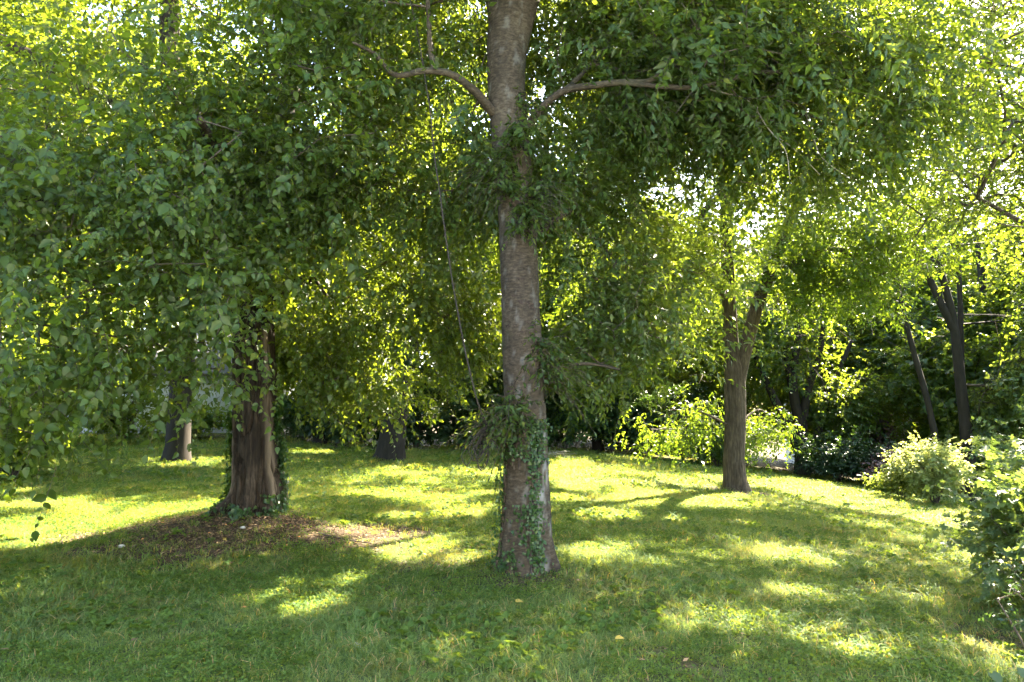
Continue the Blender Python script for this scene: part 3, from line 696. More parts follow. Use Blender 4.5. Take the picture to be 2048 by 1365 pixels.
# ------------------------------------------------------------------ the big left tree
L = empty('broadleaf_tree', (LX, LY, gz(LX, LY)), 'thick furrowed dark trunk with broad drooping leaves on an earth mound', 'tree')
pts = [np.array([LX, LY, gz(LX, LY, .18)])] + pxpath([(514, 1000, LY), (512, 900, LY), (510, 760, LY), (505, 620, LY + .05), (497, 480, LY + .1), (490, 400, LY + .1)])
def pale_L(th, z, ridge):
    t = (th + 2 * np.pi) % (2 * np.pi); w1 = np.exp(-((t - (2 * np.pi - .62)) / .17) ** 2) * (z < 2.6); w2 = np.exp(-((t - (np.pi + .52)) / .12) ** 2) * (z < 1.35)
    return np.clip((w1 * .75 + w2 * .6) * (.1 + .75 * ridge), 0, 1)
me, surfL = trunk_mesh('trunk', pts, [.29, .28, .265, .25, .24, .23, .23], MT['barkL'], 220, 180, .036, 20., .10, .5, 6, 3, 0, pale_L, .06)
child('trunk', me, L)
limbsL = [([(488, 425, LY + .1), (440, 320, LY), (385, 240, LY - .2), (350, 150, LY - .3), (338, 0, LY - .2), (330, -250, LY)], [.2, .17, .15, .13, .12, .06]),
          ([(500, 425, LY + .1), (545, 310, LY + .3), (582, 170, LY + .5), (590, 40, LY + .6), (585, -200, LY + .8)], [.2, .17, .15, .13, .06]),
          ([(508, 640, LY), (575, 575, LY - .2), (640, 545, LY - .2), (668, 505, LY - .1), (715, 450, LY + .2), (800, 400, LY + .4)], [.09, .065, .052, .045, .035, .018]),
          ([(495, 560, LY - .1), (380, 470, LY - 1.1), (220, 420, LY - 2.1), (60, 400, LY - 2.8), (-120, 420, LY - 3.2)], [.14, .10, .085, .06, .03]),
          ([(490, 470, LY), (330, 300, LY - .5), (160, 170, LY - .8), (40, 100, LY - 1.), (-150, 0, LY - 1.2)], [.13, .10, .085, .07, .03]),
          ([(497, 520, LY - .1), (470, 380, LY - 1.2), (430, 300, LY - 2.2), (400, 240, LY - 3.0)], [.11, .08, .06, .03])]
skelL = along(pts[4:], .3)
for i, (pp, rr) in enumerate(limbsL):
    p3 = pxpath(pp); me, _ = trunk_mesh('limb', p3, rr, MT['barkL'], 24, 40, .008, 14., .2, 0, 5, 11 + i); child('limb', me, L); skelL += along(p3[1:], .3)
envL = [((-4.3, 9.3, 7.6), (4.6, 4.2, 4.4), 5.0), ((-4.75, 6.15, 2.55), (2.3, 1.15, 1.8), 3.4), ((-1.95, 9.3, 2.8), (1.6, 1.1, 1.0), 2.2),
        ((-3.3, 7.2, 4.6), (2.6, 1.3, 1.3), 1.9), ((-7.0, 8.6, 3.4), (2.2, 2.2, 2.2), 1.3), ((-1.6, 9.0, 4.4), (1.5, 1.2, 1.0), .9), ((-3.6, 10.8, 3.4), (2.0, .9, 1.0), .6), ((-4.3, 6.0, 1.7), (1.6, .9, .5), .9), ((-2.7, 7.9, 3.7), (1.3, .8, 1.0), 1.4), ((-1.2, 10.4, 5.2), (1.9, 1.4, 1.5), 1.0), ((-7.4, 9.5, 7.4), (2.2, 2., 2.), .9)]
def keepL(P):     # nothing grows right in front of the lower trunk
    a = (P[:, 0] - LX) - (P[:, 1] - LY) * .36
    return ~((np.abs(a + .02) < .62) & (P[:, 1] < LY + .2) & (P[:, 2] < 2.35 + .2 * np.sin(P[:, 0] * 9)))
crown(L, skelL, envL, 1650, 12, 11, .48, .086, 'ovate', MT['leafL'], 3, MT['twig'], (LX, LY, 5), .35, .75, .005, .07, .45, .48, 300, 4, keep=keepL, fill=300, zmin=3.6)
ivy('climbing_ivy', 'dark ivy climbing the edges of the thick furrowed trunk', (LX + .4, LY - .2, gz(LX, LY)), surfL,
    [(2 * np.pi - .12, .22, .1, 1.6, 700), (np.pi + .12, .16, .1, 1.5, 480), (2 * np.pi - .5, .4, .08, .45, 240), (np.pi + 1.1, .7, .05, .3, 260)], .052, MT['leafI'])

# ------------------------------------------------------------------ the forked tree on the right
RX, RY = 5.18, 16.0
T = empty('forked_tree', (RX, RY, gz(RX, RY)), 'ridged brown trunk forking into two stems above the sunlit slope', 'tree')
pts = [np.array([RX, RY, gz(RX, RY, .15)])] + pxpath([(1468, 930, RY), (1470, 860, RY), (1470, 790, RY), (1468, 735, RY), (1462, 690, RY), (1459, 630, RY), (1455, 540, RY + .1), (1450, 380, RY + .2), (1440, 150, RY + .3)])
me, surfR = trunk_mesh('trunk', pts, [.235, .23, .225, .235, .225, .165, .15, .14, .11, .05], MT['barkR'], 90, 200, .014, 13., .16, .32, 5, 6); child('trunk', me, T); skel = along(pts[6:], .4)
for i, (pp, rr) in enumerate([([(1474, 790, RY - .02), (1482, 735, RY - .05), (1494, 685, RY - .1), (1510, 625, RY - .15), (1532, 560, RY - .2), (1580, 450, RY - .3), (1620, 250, RY)], [.13, .155, .148, .14, .125, .10, .04]),
                              ([(1458, 600, RY), (1400, 540, RY + .2), (1340, 520, RY + .5), (1270, 560, RY + .8)], [.08, .06, .045, .02]),
                              ([(1525, 580, RY - .2), (1600, 520, RY - .6), (1680, 500, RY - 1), (1740, 560, RY - 1.2)], [.09, .07, .05, .02]),
                              ([(1452, 480, RY), (1400, 440, RY - .6), (1470, 372, RY - 1.2), (1540, 352, RY - 1.6), (1605, 310, RY - 2)], [.08, .07, .06, .05, .02]),
                              ([(1455, 850, RY - .1), (1400, 825, RY + .4), (1340, 820, RY + .8)], [.03, .02, .01]), ([(1485, 840, RY), (1520, 820, RY + .8), (1550, 840, RY + 1.4)], [.025, .018, .01])]):
    p3 = pxpath(pp); me, _ = trunk_mesh('limb', p3, rr, MT['barkR'], 40 if i == 0 else 16, 90 if i == 0 else 36, .010 if i == 0 else .004, 13., .16, 0, 5, 51 + i); child('limb', me, T); skel += along(p3[1:], .4)
envR = [((5.6, 16.2, 8.4), (4.4, 4.0, 4.6), 4.5), ((3.95, 16.9, 1.35), (1.0, .8, .62), .5), ((6.2, 17.6, 1.1), (.7, .6, .5), .2), ((3.3, 17.0, 4.1), (1.7, 1.3, 1.0), 1.1),
        ((7.4, 15.2, 5.0), (1.9, 1.7, 1.7), .9), ((5.2, 15.2, 4.6), (1.6, 1.2, 1.0), .8), ((2.7, 19.3, 7.4), (2.8, 2.5, 2.6), 1.6), ((6.2, 16.2, 5.8), (3.3, 2.6, 1.5), 1.7)]
def keepR(P):
    a = (P[:, 0] - RX) - (P[:, 1] - RY) * .324
    return ~((np.abs(a - .2) < .8) & (P[:, 1] < RY + .5) & (P[:, 2] < 4.05) & (P[:, 2] > 1.2))
crown(T, skel, envR, 1650, 10, 11, .55, .125, 'narrow', MT['leafR'], 9, MT['twig'], (RX, RY, 5), .4, .6, .006, .06, .5, .47, 300, 4, keep=keepR, fill=900, zmin=3.8)

# ------------------------------------------------------------------ the middle tree
M = empty('hackberry_tree', (MX, MY, gz(MX, MY)), 'smooth grey trunk with knots and ivy, leafy shoots sprouting from the bark', 'tree')
pts = [np.array([MX, MY, gz(MX, MY, .15)])] + pxpath([(1054, 1060, MY), (1053, 960, MY), (1050, 850, MY), (1044, 700, MY), (1040, 580, MY), (1034, 430, MY), (1022, 290, MY), (1014, 190, MY), (1014, 90, MY), (1022, 10, MY)])
def pale_M(th, z, ridge):
    t = (th + 2 * np.pi) % (2 * np.pi); q = np.stack([np.cos(t) * 2.4, np.sin(t) * 2.4, z * 7], -1); nz = fbm(q, 77, 3)
    return np.clip((nz - .56) * 7, 0, 1) * np.exp(-((t - 5.5) / .42) ** 2) * (z < 1.5) * .85 + .25 * np.clip((fbm(q * 1.7 + 3, 79, 3) - .6) * 6, 0, 1)
me, surfM = trunk_mesh('trunk', pts, [.245, .235, .228, .215, .203, .198, .194, .194, .20, .215, .20], MT['barkM'], 80, 180, .003, 12., .8, .36, 5, 2, .010, pale_M, .05)
child('trunk', me, M)
limbsM = [([(1014, 120, MY), (1005, 30, MY), (990, -40, MY + .05), (978, -160, MY + .2), (950, -400, MY + .4)], [.15, .16, .145, .12, .05]),
          ([(1022, 120, MY), (1042, 30, MY), (1064, -40, MY), (1092, -130, MY), (1150, -380, MY - .2)], [.15, .155, .14, .115, .05]),
          ([(985, 225, MY - .1), (948, 182, MY - .35), (905, 150, MY - .5), (850, 142, MY - .6), (790, 150, MY - .7), (745, 105, MY - .8), (705, 85, MY - .9)], [.05, .042, .033, .028, .022, .016, .008]),
          ([(868, 143, MY - .58), (860, 90, MY - .5), (856, 10, MY - .5), (850, -120, MY - .4)], [.026, .024, .02, .012]),
          ([(1050, 262, MY), (1085, 215, MY - .2), (1122, 185, MY - .3), (1185, 172, MY - .4), (1245, 165, MY - .5), (1300, 162, MY - .5), (1345, 120, MY - .5), (1395, 35, MY - .4), (1440, -80, MY)], [.048, .04, .035, .031, .028, .026, .023, .02, .01]),
          ([(1130, 182, MY - .3), (1165, 148, MY), (1200, 112, MY + .3), (1228, 80, MY + .4), (1205, 10, MY + .6), (1210, -90, MY + .8)], [.028, .023, .02, .017, .013, .008]),
          ([(1240, 166, MY - .5), (1390, 175, MY - .7), (1520, 145, MY - .6), (1660, 160, MY - .3), (1820, 120, MY)], [.024, .02, .017, .014, .007]),
          ([(1062, 480, MY), (1110, 440, MY + .3), (1150, 425, MY + .6), (1185, 470, MY + .9), (1230, 520, MY + 1.1)], [.05, .035, .028, .02, .01]),
          ([(1072, 755, MY), (1120, 735, MY + .1), (1170, 728, MY + .2), (1240, 740, MY + .3)], [.035, .022, .016, .008])]
skelM = along(pts[7:], .25)
for i, (pp, rr) in enumerate(limbsM):
    p3 = pxpath(pp); me, _ = trunk_mesh('limb', p3, rr, MT['barkM'], 18, 44, .003, 14., .5, 0, 5, 31 + i); child('limb', me, M); skelM += along(p3[1:], .25)
envM = [((.5, 7.4, 7.9), (3.9, 3.3, 3.2), 4.2), ((1.2, 7.8, 3.1), (1.0, .8, 1.15), .7), ((-.95, 7.9, 4.4), (.8, .6, 1.1), .5),
        ((2.9, 7.2, 5.2), (2.3, 1.7, 1.25), 2.2), ((.75, 7.3, 4.3), (.8, .5, .9), .55), ((-1.6, 7.8, 6.4), (1.6, 1.6, 1.3), .9), ((1.9, 9.2, 3.9), (1.2, 1.2, .7), .7), ((.8, 10.4, 6.9), (2.1, 1.5, 1.6), 1.0), ((.95, 7.8, 5.9), (.9, .8, 1.1), .6), ((2.2, 7.6, 5.6), (1.4, 1.2, .9), .8)]
def keepM(P):
    a = (P[:, 0] - .14) - (P[:, 1] - MY) * .01
    return ~((np.abs(a) < .3) & (P[:, 1] < MY + .25) & (P[:, 2] < 3.45)) & ~((np.abs(a + .12) < .22) & (P[:, 1] < MY) & (P[:, 2] > 4.75) & (P[:, 2] < 6)) & ~((P[:, 1] < MY - .1) & (P[:, 0] > -1.9) & (P[:, 0] < 1.6) & (P[:, 2] > 4.2) & (P[:, 2] < 5.7) & (vnoise(P * 2, 3) > .9))
crown(M, skelM, envM, 1900, 11, 11, .42, .10, 'narrow', MT['leafM'], 5, MT['twig'], (.1, MY, 5), .4, .75, .004, .05, .4, .45, 300, 4, keep=keepM, fill=900, zmin=4.3)
# tufts of leafy shoots straight out of the bark
def sprout(root, surf, th, s, nsh, ln, size, kind, mat, spread=.5):
    p, n = surf(np.array([th % (2 * np.pi)]), np.array([s])); O = np.repeat(p, nsh, 0) + R.normal(size=(nsh, 3)) * .04
    Dr = norm(np.repeat(n, nsh, 0) * .7 + R.normal(size=(nsh, 3)) * spread + np.array([0, 0, .15])); Ls = ln * R.uniform(.5, 1.2, nsh)
    P, D, Nn, S = sprays(O, Dr, Ls, 9, size, .5, .7); tt = np.linspace(0, 1, 4)
    V, F = tubes([(o + d * (l * tt)[:, None] + np.array([0, 0, -.5 * l]) * (tt ** 2)[:, None], np.array([.005, .004, .003, .0015])) for o, d, l in zip(O, Dr, Ls)], 3)
    return P, D, Nn, S, V, F
PP = []; TV = []; TF = []; off = 0
for th, s, nsh, ln, size in ((4.3, 1.72, 60, .42, .075), (4.0, 1.55, 50, .5, .08), (3.5, 1.6, 40, .5, .08), (4.9, 1.55, 16, .22, .06), (5.9, 2.15, 40, .55, .085), (5.6, 2.35, 26, .4, .08), (5.2, 3.75, 46, .36, .085), (4.3, 4.25, 50, .42, .09),
                             (4.9, 4.5, 40, .36, .085), (5.8, 3.95, 50, .5, .085), (4.6, 4.0, 40, .36, .08), (4.8, 3.6, 30, .3, .08), (3.4, 4.3, 24, .45, .085), (5.5, 4.9, 16, .3, .08), (0.2, 2.0, 24, .5, .085)):
    P, D, Nn, S, V, F = sprout(M, surfM, th, s, nsh, ln, size, 'narrow', MT['leafM']); PP.append((P, D, Nn, S)); TV.append(V); TF.append(F + off); off += len(V)
P, D, Nn, S = [np.concatenate(q) for q in zip(*PP)]
child('trunk_shoots', mesh_np('trunk_shoots', np.concatenate(TV), [np.concatenate(TF)], MT['twig']), M, 'stuff')
child('trunk_foliage', leaf_mesh(P, D, Nn, S, 'narrow', MT['leafM'], np.clip(R.normal(.5, .2, len(P)), 0, 1)), M, 'stuff')
# old branch scars: a raised lip round a dark hollow
def knot(th, s, rx, rz):
    p, n = surfM(np.array([th]), np.array([s])); p, n = p[0], norm(n[0]); t = norm(np.cross([0, 0, 1.], n)); up = np.cross(n, t); a = np.arange(14) * 2 * np.pi / 14; rings = []
    for k, dep in ((1.2, -.004), (1.05, .003), (.85, .005), (.6, .001), (.15, -.003)):
        wob = 1 + .16 * np.sin(3 * a + s * 7)
        rings.append(p + n * dep + t * (np.cos(a) * rx * k * wob)[:, None] + up * (np.sin(a) * rz * k * wob + .25 * rz * np.cos(2 * a))[:, None])
    V = np.concatenate(rings); idx = np.arange(70).reshape(5, 14); A, B_ = idx[:-1], idx[1:]
    F = np.stack([A, np.roll(A, -1, 1), np.roll(B_, -1, 1), B_], -1).reshape(-1, 4)
    child('knot', mesh_np('knot', V, [F, idx[-1:, :]], MT['scar'], None, True), M)
zM = pts[0][2]
for u, v, rx, rz in ((1045, 557, 9, 3.5), (1050, 600, 14, 6), (1062, 604, 8, 9), (1070, 615, 6, 6), (1068, 632, 9, 4), (1058, 643, 8, 5), (1030, 648, 6, 4), (1047, 661, 7, 4), (1047, 683, 6, 7), (1015, 648, 5, 7),
                     (1008, 480, 8, 11), (1033, 470, 12, 6), (1058, 468, 8, 4), (1028, 588, 9, 2.5), (1038, 668, 5, 3)):
    xc = np.interp(v, [430, 580, 700], [1034, 1040, 1044]); s_ = at(u, v, MY - .2)[2] - zM; r_ = .2 * FPX / 6.8
    knot(2 * np.pi - math.acos(np.clip((u - xc) / r_ * 1.0, -.97, .97)), s_, rx * .8 * 6.8 / FPX, rz * .62 * 6.8 / FPX)
ivy('climbing_ivy', 'green ivy creeping up the foot of the smooth grey trunk', (MX, MY - .25, gz(MX, MY)), surfM,
    [(5.15, .24, .2, 1.55, 380), (4.75, .5, .25, .8, 120), (3.55, .22, .1, 1.3, 280), (5.2, .6, 1.2, 1.62, 260), (4.2, .5, 1.25, 1.55, 220), (4.0, .4, .05, .35, 160), (5.3, .6, .1, .9, 120)], .034, MT['leafI'])
# thin vines hanging beside it
hv = empty('hanging_vine', at(975, 862, MY - .4), 'thin dark vine hanging taut from a high limb to the grey trunk', 'vine')
p, r = smooth_path(pxpath([(812, -40, 6.3), (850, 150, 6.4), (872, 330, 6.5), (893, 480, 6.5), (912, 600, 6.55), (935, 720, 6.6), (958, 810, 6.65), (985, 880, 6.8)]), np.linspace(.007, .010, 8), 60)
p = p + .012 * np.stack([vnoise(np.stack([np.arange(60) * .3, 0 * r, 0 * r + k], -1), 5) - .5 for k in range(3)], -1)
V, F = tubes([(p, r)], 6); child('stem', mesh_np('stem', V, [F], MT['vine'], None, True), hv)
lv = empty('looped_vine', at(960, 905, MY - .3), 'tangle of looped dark vine stems hanging beside the grey trunk', 'vine')
for i in range(8):
    u0, v0 = 985 + R.uniform(-10, 10), 850 + R.uniform(-10, 30); u1, v1 = 925 + R.uniform(-6, 20) + i * 3, 915 + R.uniform(-12, 25)
    ps_ = [(u0, v0, 6.72), (u0 - 30, v0 + 30, 6.6), (u1, v1 - 8, 6.55), (u1 + 8, v1 + 6, 6.55), (u1 + 22, v1 - 14, 6.6), (u0 - 18, v0 + 28, 6.68), (u0 + 6, v0 + 8, 6.78)]
    p, r = smooth_path(pxpath(ps_), np.full(7, .0045), 36); V, F = tubes([(p, r)], 5); child('stem', mesh_np('stem', V, [F], MT['vine'], None, True), lv)

# ------------------------------------------------------------------ shrubs
def shrub(name, label, x, y, rx, ry, h, leafm, seed, n=70, m=8, k=9, size=.11, group=None, kind='far', clump=.42, parts=0, cat='shrub', shoot=.35, keep=None, stems=5):
    z0 = gz(x, y); t_ = empty(name, (x, y, z0), label, cat, group); skel = []
    for s in range(stems):
        a = s * 6.283 / stems + R.random(); p3 = [np.array([x, y, z0 - .05]), np.array([x + .25 * rx * math.cos(a), y + .25 * ry * math.sin(a), z0 + .3 * h]), np.array([x + .5 * rx * math.cos(a), y + .5 * ry * math.sin(a), z0 + .62 * h])]
        p, r = smooth_path(p3, [.03, .024, .012], 8); V, F = tubes([(p, r * max(.3, h / 2))], 6); child('stem', mesh_np('stem', V, [F], MT['twig'], None, True), t_); skel += list(p[2:])
    crown(t_, skel, [((x, y, z0 + h * .5), (rx, ry, h * .52), 1.)], n, m, k, shoot, size, kind, leafm, seed, MT['twig'], (x, y, z0 + h * .35), .25, .35, .004, .02, .3, clump, parts, 3, .5, keep, 0., .16, cull=False)
    return t_
for i, x in enumerate(np.concatenate([np.linspace(-8.6, 8.6, 12) + R.uniform(-.3, .3, 12)])):
    shrub('hedge_shrub', 'dark evergreen shrub of the shaded hedge along the back of the lawn', x, 28.3 + R.uniform(-.4, .6) - .05 * abs(x), 1.15, .9, R.uniform(2.3, 3.3), MT['leafD'], 201 + i, 110, 9, 9, .18, 'dark hedge along the back of the lawn')
shrub('green_shrub', 'rounded dark green shrub at the foot of the five-stemmed tree', 11.6, 24.6, 1.5, 1.1, 1.9, MT['leafD'], 231, 130, 8, 9, .12)
shrub('green_shrub', 'small mid-green shrub against the hedge behind the forked trunk', 7.6, 25.6, .9, .8, 1.4, MT['leafF'], 233, 70, 8, 9, .12)
shrub('low_shrub', 'low dark shrub between the rounded shrub and the burgundy maple', 13.3, 24.2, 1.0, .9, 1.6, MT['leafD'], 235, 80, 8, 9, .12)
shrub('burgundy_shrub', 'tall burgundy shrub in front of the white house', 14.2, 27.5, 1.1, .9, 2.9, MT['leafB'], 237, 110, 8, 9, .12)
shrub('burgundy_maple', 'mounded burgundy maple beside the pale yellow shrub', 12.6, 22.3, .95, .8, 1.5, MT['leafB'], 239, 120, 8, 9, .11)
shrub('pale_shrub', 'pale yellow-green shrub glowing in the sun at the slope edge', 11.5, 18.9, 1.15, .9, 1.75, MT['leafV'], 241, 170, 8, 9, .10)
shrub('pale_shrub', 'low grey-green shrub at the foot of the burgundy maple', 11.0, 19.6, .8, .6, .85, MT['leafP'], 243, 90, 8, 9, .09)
for i, (x, y, h) in enumerate([(17.6, 24.5, 2.6), (20, 25.5, 3), (15.6, 25.5, 2.4), (19, 20, 3.2), (-12.5, 26.8, 1.3), (-17, 21, 2.6), (-15, 17, 2.2), (-11.3, 15.6, 1.6), (-13.9, 24.5, 2.6), (-16.4, 25, 2.8), (-19, 24.6, 2.7)]):
    shrub('understory_shrub', 'shaded understory shrub among the trees at the lawn edge', x, y, 1.4, 1.1, h, MT['leafF'], 251 + i, 90, 8, 9, .16, 'understory shrubs at the lawn edge')
# the bush close by on the right
def keepB(P): return P[:, 0] > 3.25 + .25 * np.sin(P[:, 2] * 5)
shrub('garden_bush', 'soft green leafy bush with lobed leaves above the dark twiggy bush', 5.2, 5.75, 1.2, 1.1, 1.65, MT['leafU'], 271, 330, 8, 9, .075, None, 'lobed', .40, 300, 'bush', .26, keepB, 7)
shrub('garden_bush', 'taller leafy bush rising behind the soft green bush', 6.9, 8.0, 1.3, 1.1, 2.1, MT['leafU'], 273, 240, 8, 9, .08, None, 'lobed', .40, 0, 'bush', .3)
dk = shrub('dark_bush', 'dark twiggy bush with bare brown stems beside the heart-leaved seedling', 3.5, 4.75, .42, .35, .6, MT['leafD'], 277, 110, 7, 8, .05, None, 'narrow', .40, 0, 'bush', .16, None, 3)
hl = empty('vine_seedling', (2.98, 4.2, gz(2.98, 4.2)), 'small vine seedling with big heart-shaped leaves below the dark bush', 'plant')
for i, (dx, dy, dz, s) in enumerate([(0, 0, .13, .10), (-.12, .05, .10, .085), (-.07, -.08, .06, .08), (.1, .03, .15, .085)]):
    Pz = np.array([[2.98 + dx, 4.2 + dy, gz(2.98, 4.2) + dz]]); D = norm(np.array([[R.normal() * .5, -.7, -.45]])); Nn = np.array([[0, -.3, 1.]]); Nn = norm(Nn - D * (Nn * D).sum())
    child('leaf', leaf_mesh(Pz, D, Nn, np.array([s]), 'heart', MT['leafU'], np.array([.2 + .06 * i]), 'leaf'), hl)
    V, F = tubes([(np.array([[3.0, 4.22, gz(2.98, 4.2) - .02], (Pz[0] + np.array([3.0, 4.22, gz(2.98, 4.2)])) / 2 + np.array([0, 0, .03]), Pz[0]]), np.array([.004, .003, .002]))], 4)
    child('stem', mesh_np('stem', V, [F], MT['leafU'], {'rnd': np.full(len(V), .5)}, True), hl)

# ------------------------------------------------------------------ houses
def box(name, a, b, mat, root, bevel=0.0):
    a, b = np.minimum(a, b), np.maximum(a, b)
    V = np.array([[(a, b)[i][0], (a, b)[j][1], (a, b)[k][2]] for i in (0, 1) for j in (0, 1) for k in (0, 1)])
    F = np.array([(0, 1, 3, 2), (4, 6, 7, 5), (0, 4, 5, 1), (2, 3, 7, 6), (0, 2, 6, 4), (1, 5, 7, 3)])
    return child(name, mesh_np(name, V, [F], mat), root)
MT['siding'] = plain('white_siding', (.55, .56, .57), (.68, .68, .67), 3, .6); MT['found'] = plain('concrete', (.25, .24, .22), (.36, .34, .31), 9, .9, .3)
MT['roof'] = plain('shingle_roof', (.10, .095, .09), (.19, .18, .17), 14, .95, .5); MT['glass'] = plain('window_glass', (.02, .025, .03), (.04, .045, .05), 1, .08, 0, .6); MT['trim'] = plain('white_trim', (.7, .7, .69), (.8, .8, .79), 4, .5)
def house(name, label, x0, x1, y0, y1, zb, hw, rise, wins, axis='x', pale=None):
    h_ = empty(name, ((x0 + x1) / 2, y0, zb), label, 'house'); sd = pale or MT['siding']
    box('foundation', (x0, y0, zb - .6), (x1, y1, zb + .3), MT['found'], h_); wall = box('wall', (x0 + .04, y0 + .04, zb + .3), (x1 - .04, y1 - .04, zb + hw), sd, h_)
    nb = int((hw - .3) / .2)
    for i in range(nb):
        za = zb + .302 + i * .2; V = np.array([(x0 + .02, y0 + .035, za + .198), (x1 - .02, y0 + .035, za + .198), (x1 - .02, y0 - .012, za), (x0 + .02, y0 - .012, za), (x0 + .02, y0 + .035, za), (x1 - .02, y0 + .035, za)])
        for me_ in (mesh_np('siding_board', V, [np.array([(0, 3, 2, 1), (3, 4, 5, 2)])], sd),):
            o = link('siding_board', me_, wall); o.matrix_parent_inverse = wall.matrix_parent_inverse
    # gable roof, ridge along x
    e = .45; ym = (y0 + y1) / 2; zt = zb + hw; t = .14
    sec = np.array([(y0 - e, zt - e * rise / (ym - y0)), (ym, zt + rise), (y1 + e, zt - e * rise / (ym - y0)), (y1 + e, zt - e * rise / (ym - y0) + t), (ym, zt + rise + t), (y0 - e, zt - e * rise / (ym - y0) + t)])
    V = np.array([(x, a_, b_) for x in (x0 - e, x1 + e) for a_, b_ in sec]); Q = [(i, (i + 1) % 6, 6 + (i + 1) % 6, 6 + i) for i in range(6)] + [(0, 5, 4, 1), (1, 4, 3, 2), (6, 7, 10, 11), (7, 8, 9, 10)]
    child('roof', mesh_np('roof', V, [np.array(Q)], MT['roof']), h_)
    for xs in (x0 + .05, x1 - .05):
        child('gable', mesh_np('gable', np.array([(xs, y0 + .05, zt), (xs, y1 - .05, zt), (xs, ym, zt + rise - .02)]), [np.array([(0, 1, 2)])], sd), h_)
    for (wx, wz, ww, wh) in wins:
        f = box('window', (wx - .08, y0 - .05, zb + wz - .08), (wx + ww + .08, y0 + .03, zb + wz + wh + .08), MT['trim'], h_)
        for (a_, b_) in ((0, .49), (.51, 1)):
            g = box('pane', (wx, y0 - .062, zb + wz + wh * a_), (wx + ww, y0 - .03, zb + wz + wh * b_), MT['glass'], f)
            g.matrix_parent_inverse = f.matrix_parent_inverse
house('white_house', 'pale sided house on a concrete footing behind the stout trunk', -24, -11.6, 31, 39, gz(-13, 31) - .1, 2.9, 2.2, [(-22, 1.2, 1.0, 1.3), (-18, 1.2, 1.0, 1.3), (-15.2, 1.2, .9, 1.3)])
house('white_house', 'white house with grey roof glimpsed behind the burgundy shrub', 17.0, 25, 36, 43, gz(18, 36), 4.8, 2.0, [(17.9, 3.0, .9, 1.3), (20.2, 3.0, .9, 1.3), (22.6, 3.0, .9, 1.3), (18.9, .9, 1.0, 1.4)])

# ------------------------------------------------------------------ litter and small things on the ground
n = 9000; x = R.uniform(-7, 5.5, n); y = R.uniform(4, 11, n); s_ = soil(x, y); k = R.random(n) < s_ * .95 + .06; x, y = x[k], y[k]; n = len(x)
xm = LX + R.normal(size=5000) * 1.25; ym = LY - .5 + R.normal(size=5000) * .7; km = R.random(5000) < soil(xm, ym); x = np.concatenate([x, xm[km]]); y = np.concatenate([y, ym[km]]); n = len(x)
P = np.stack([x, y, terrain(x, y) + R.uniform(.008, .03, n)], -1); an = R.random(n) * 6.283; D = norm(np.stack([np.cos(an), np.sin(an), R.normal(size=n) * .25], -1)); Nn = norm(np.array([0, 0, 1.]) + R.normal(size=(n, 3)) * .3); Nn = norm(Nn - D * (Nn * D).sum(1)[:, None])
lt = link('leaf_litter', leaf_mesh(P, D, Nn, R.uniform(.02, .06, n), 'narrow', MT['litter'], np.clip(R.normal(.45, .25, n), 0, 1), 'leaf_litter')); tag(lt, 'brown dry leaf litter scattered on the bare earth under the trees', 'leaf litter', kind='stuff')
def stick(u, v, ln, ang, rad, label, group=None):
    g = ground_at(u, v); t_ = np.linspace(-.5, .5, 9); x = g[0] + ln * t_ * math.cos(ang); y = g[1] + ln * t_ * math.sin(ang); p = np.stack([x, y, terrain(x, y) + rad + .012], -1); p[:, :2] += R.normal(size=(9, 2)) * ln * .012
    ch = [(p, np.linspace(rad, rad * .45, 9))]; a2 = ang + .7; q = p[5] + np.stack([np.cos(a2) * np.linspace(0, ln * .25, 4), np.sin(a2) * np.linspace(0, ln * .25, 4), np.linspace(0, .03, 4)], -1); ch.append((q, np.linspace(rad * .6, rad * .3, 4)))
    V, F = tubes(ch, 6); o = link('fallen_stick', mesh_np('fallen_stick', V, [F], MT['twig'], None, True)); tag(o, label, 'stick', group)
stick(1790, 1325, .55, -1.1, .006, 'thin fallen stick in the weeds beside the dark bush')
stick(690, 1085, .7, -.25, .012, 'dark fallen stick on the earth between the two big trunks')
stick(1800, 1036, .5, .1, .012, 'dark stick lying in the big sunlit patch on the slope')
stick(1420, 972, .5, .9, .012, 'short stick lying at the foot of the forked tree')
stick(940, 1160, .4, .3, .006, 'small stick in the straw at the foot of the grey trunk')
def stone(u, v, r, label):
    g = ground_at(u, v); th, ph = np.meshgrid(np.arange(12) * 2 * np.pi / 12, np.linspace(.05, np.pi - .05, 8)); d = np.stack([np.sin(ph) * np.cos(th), np.sin(ph) * np.sin(th), np.cos(ph)], -1)
    rr = r * (.75 + .5 * fbm(d * 1.6 + u, 3, 2)); V = d * rr[..., None] * np.array([1.2, .9, .6]) + np.array([g[0], g[1], terrain(g[0], g[1]) + r * .3]); ix = np.arange(96).reshape(8, 12); a_, b_ = ix[:-1], ix[1:]
    o = link('stone', mesh_np('stone', V.reshape(-1, 3), [np.stack([a_, b_, np.roll(b_, -1, 1), np.roll(a_, -1, 1)], -1).reshape(-1, 4), ix[:1], ix[-1:, ::-1]], MT['stone'], None, True)); tag(o, label, 'stone')
stone(486, 1058, .03, 'small pale stone on the mound below the furrowed trunk'); stone(243, 1095, .035, 'pale stone at the shaded edge of the mound, far from the trunk'); stone(712, 1296, .035, 'grey stone half sunk in the grass away from the mound')
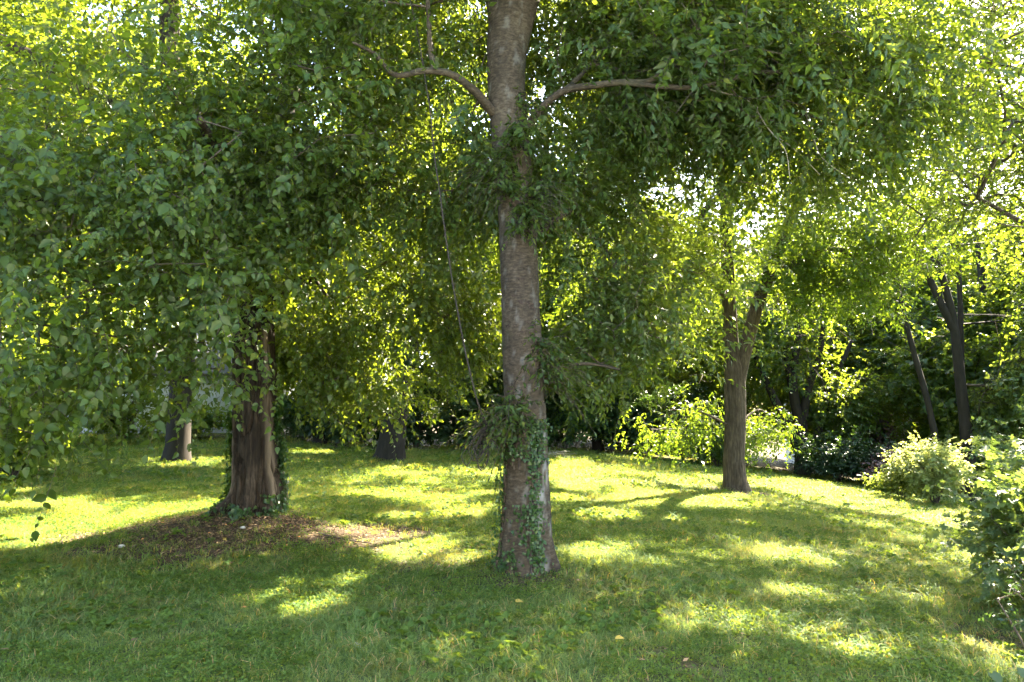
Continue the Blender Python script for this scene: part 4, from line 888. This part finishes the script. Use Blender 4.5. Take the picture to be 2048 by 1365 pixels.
for u, v, lb in ((1030, 1213, 'yellow fallen leaf on the grass in front of the grey trunk'), (530, 1065, 'tan curled leaf on the mound in front of the furrowed trunk'), (1230, 1292, 'small pale fallen leaf on open grass away from both trunks')):
    g = ground_at(u, v); P = np.array([[g[0], g[1], float(terrain(g[0], g[1])) + .045]]); D = norm(np.array([[.8, -.3, .1]])); Nn = np.array([[0, -.35, 1.]]); Nn = norm(Nn - D * (Nn * D).sum())
    o = link('fallen_leaf', leaf_mesh(P, D, Nn, np.array([.075]), 'ovate', MT['dry'], np.array([.5]), 'fallen_leaf')); tag(o, lb, 'leaf')
bpile = empty('brush_pile', (*ground_at(1112, 918)[:2], gz(*ground_at(1112, 918)[:2])), 'small heap of dead twigs on the lawn behind the grey trunk', 'brush pile')
c_ = np.array(bpile.location)
for i in range(26):
    a_ = R.random() * 3.14; ln = R.uniform(.4, .9); o_ = c_ + np.array([R.normal() * .35, R.normal() * .25, R.uniform(.02, .25)]); d = np.array([math.cos(a_), math.sin(a_) * .6, R.normal() * .15]) * ln / 2; tt = np.linspace(-1, 1, 5)[:, None]
    p = o_ + d * tt; p[:, 2] = np.maximum(p[:, 2], terrain(p[:, 0], p[:, 1]) + .01); V, F = tubes([(p, np.linspace(.012, .004, 5))], 5); child('twig', mesh_np('twig', V, [F], MT['pale_twig'], None, True), bpile)
db = empty('dead_branch', at(1530, 250, 6.6), 'bare pale dead branch hanging among the leaves of the grey-trunked tree', 'branch')
for i, pp in enumerate([[(1420, 180, 6.4), (1500, 205, 6.5), (1540, 262, 6.5), (1590, 300, 6.6), (1640, 350, 6.7)], [(1540, 262, 6.5), (1570, 300, 6.4), (1580, 360, 6.4)], [(1625, 270, 6.6), (1640, 310, 6.6), (1700, 358, 6.6)], [(1515, 215, 6.5), (1512, 240, 6.4), (1520, 262, 6.4)], [(1400, 150, 6.5), (1420, 180, 6.4)]]):
    p, r = smooth_path(pxpath(pp), np.linspace(.009, .004, len(pp)) * (1 if i == 0 else .6), 20); V, F = tubes([(p, r)], 5); child('twig' if i else 'stem', mesh_np('stem', V, [F], MT['pale_twig'], None, True), db)
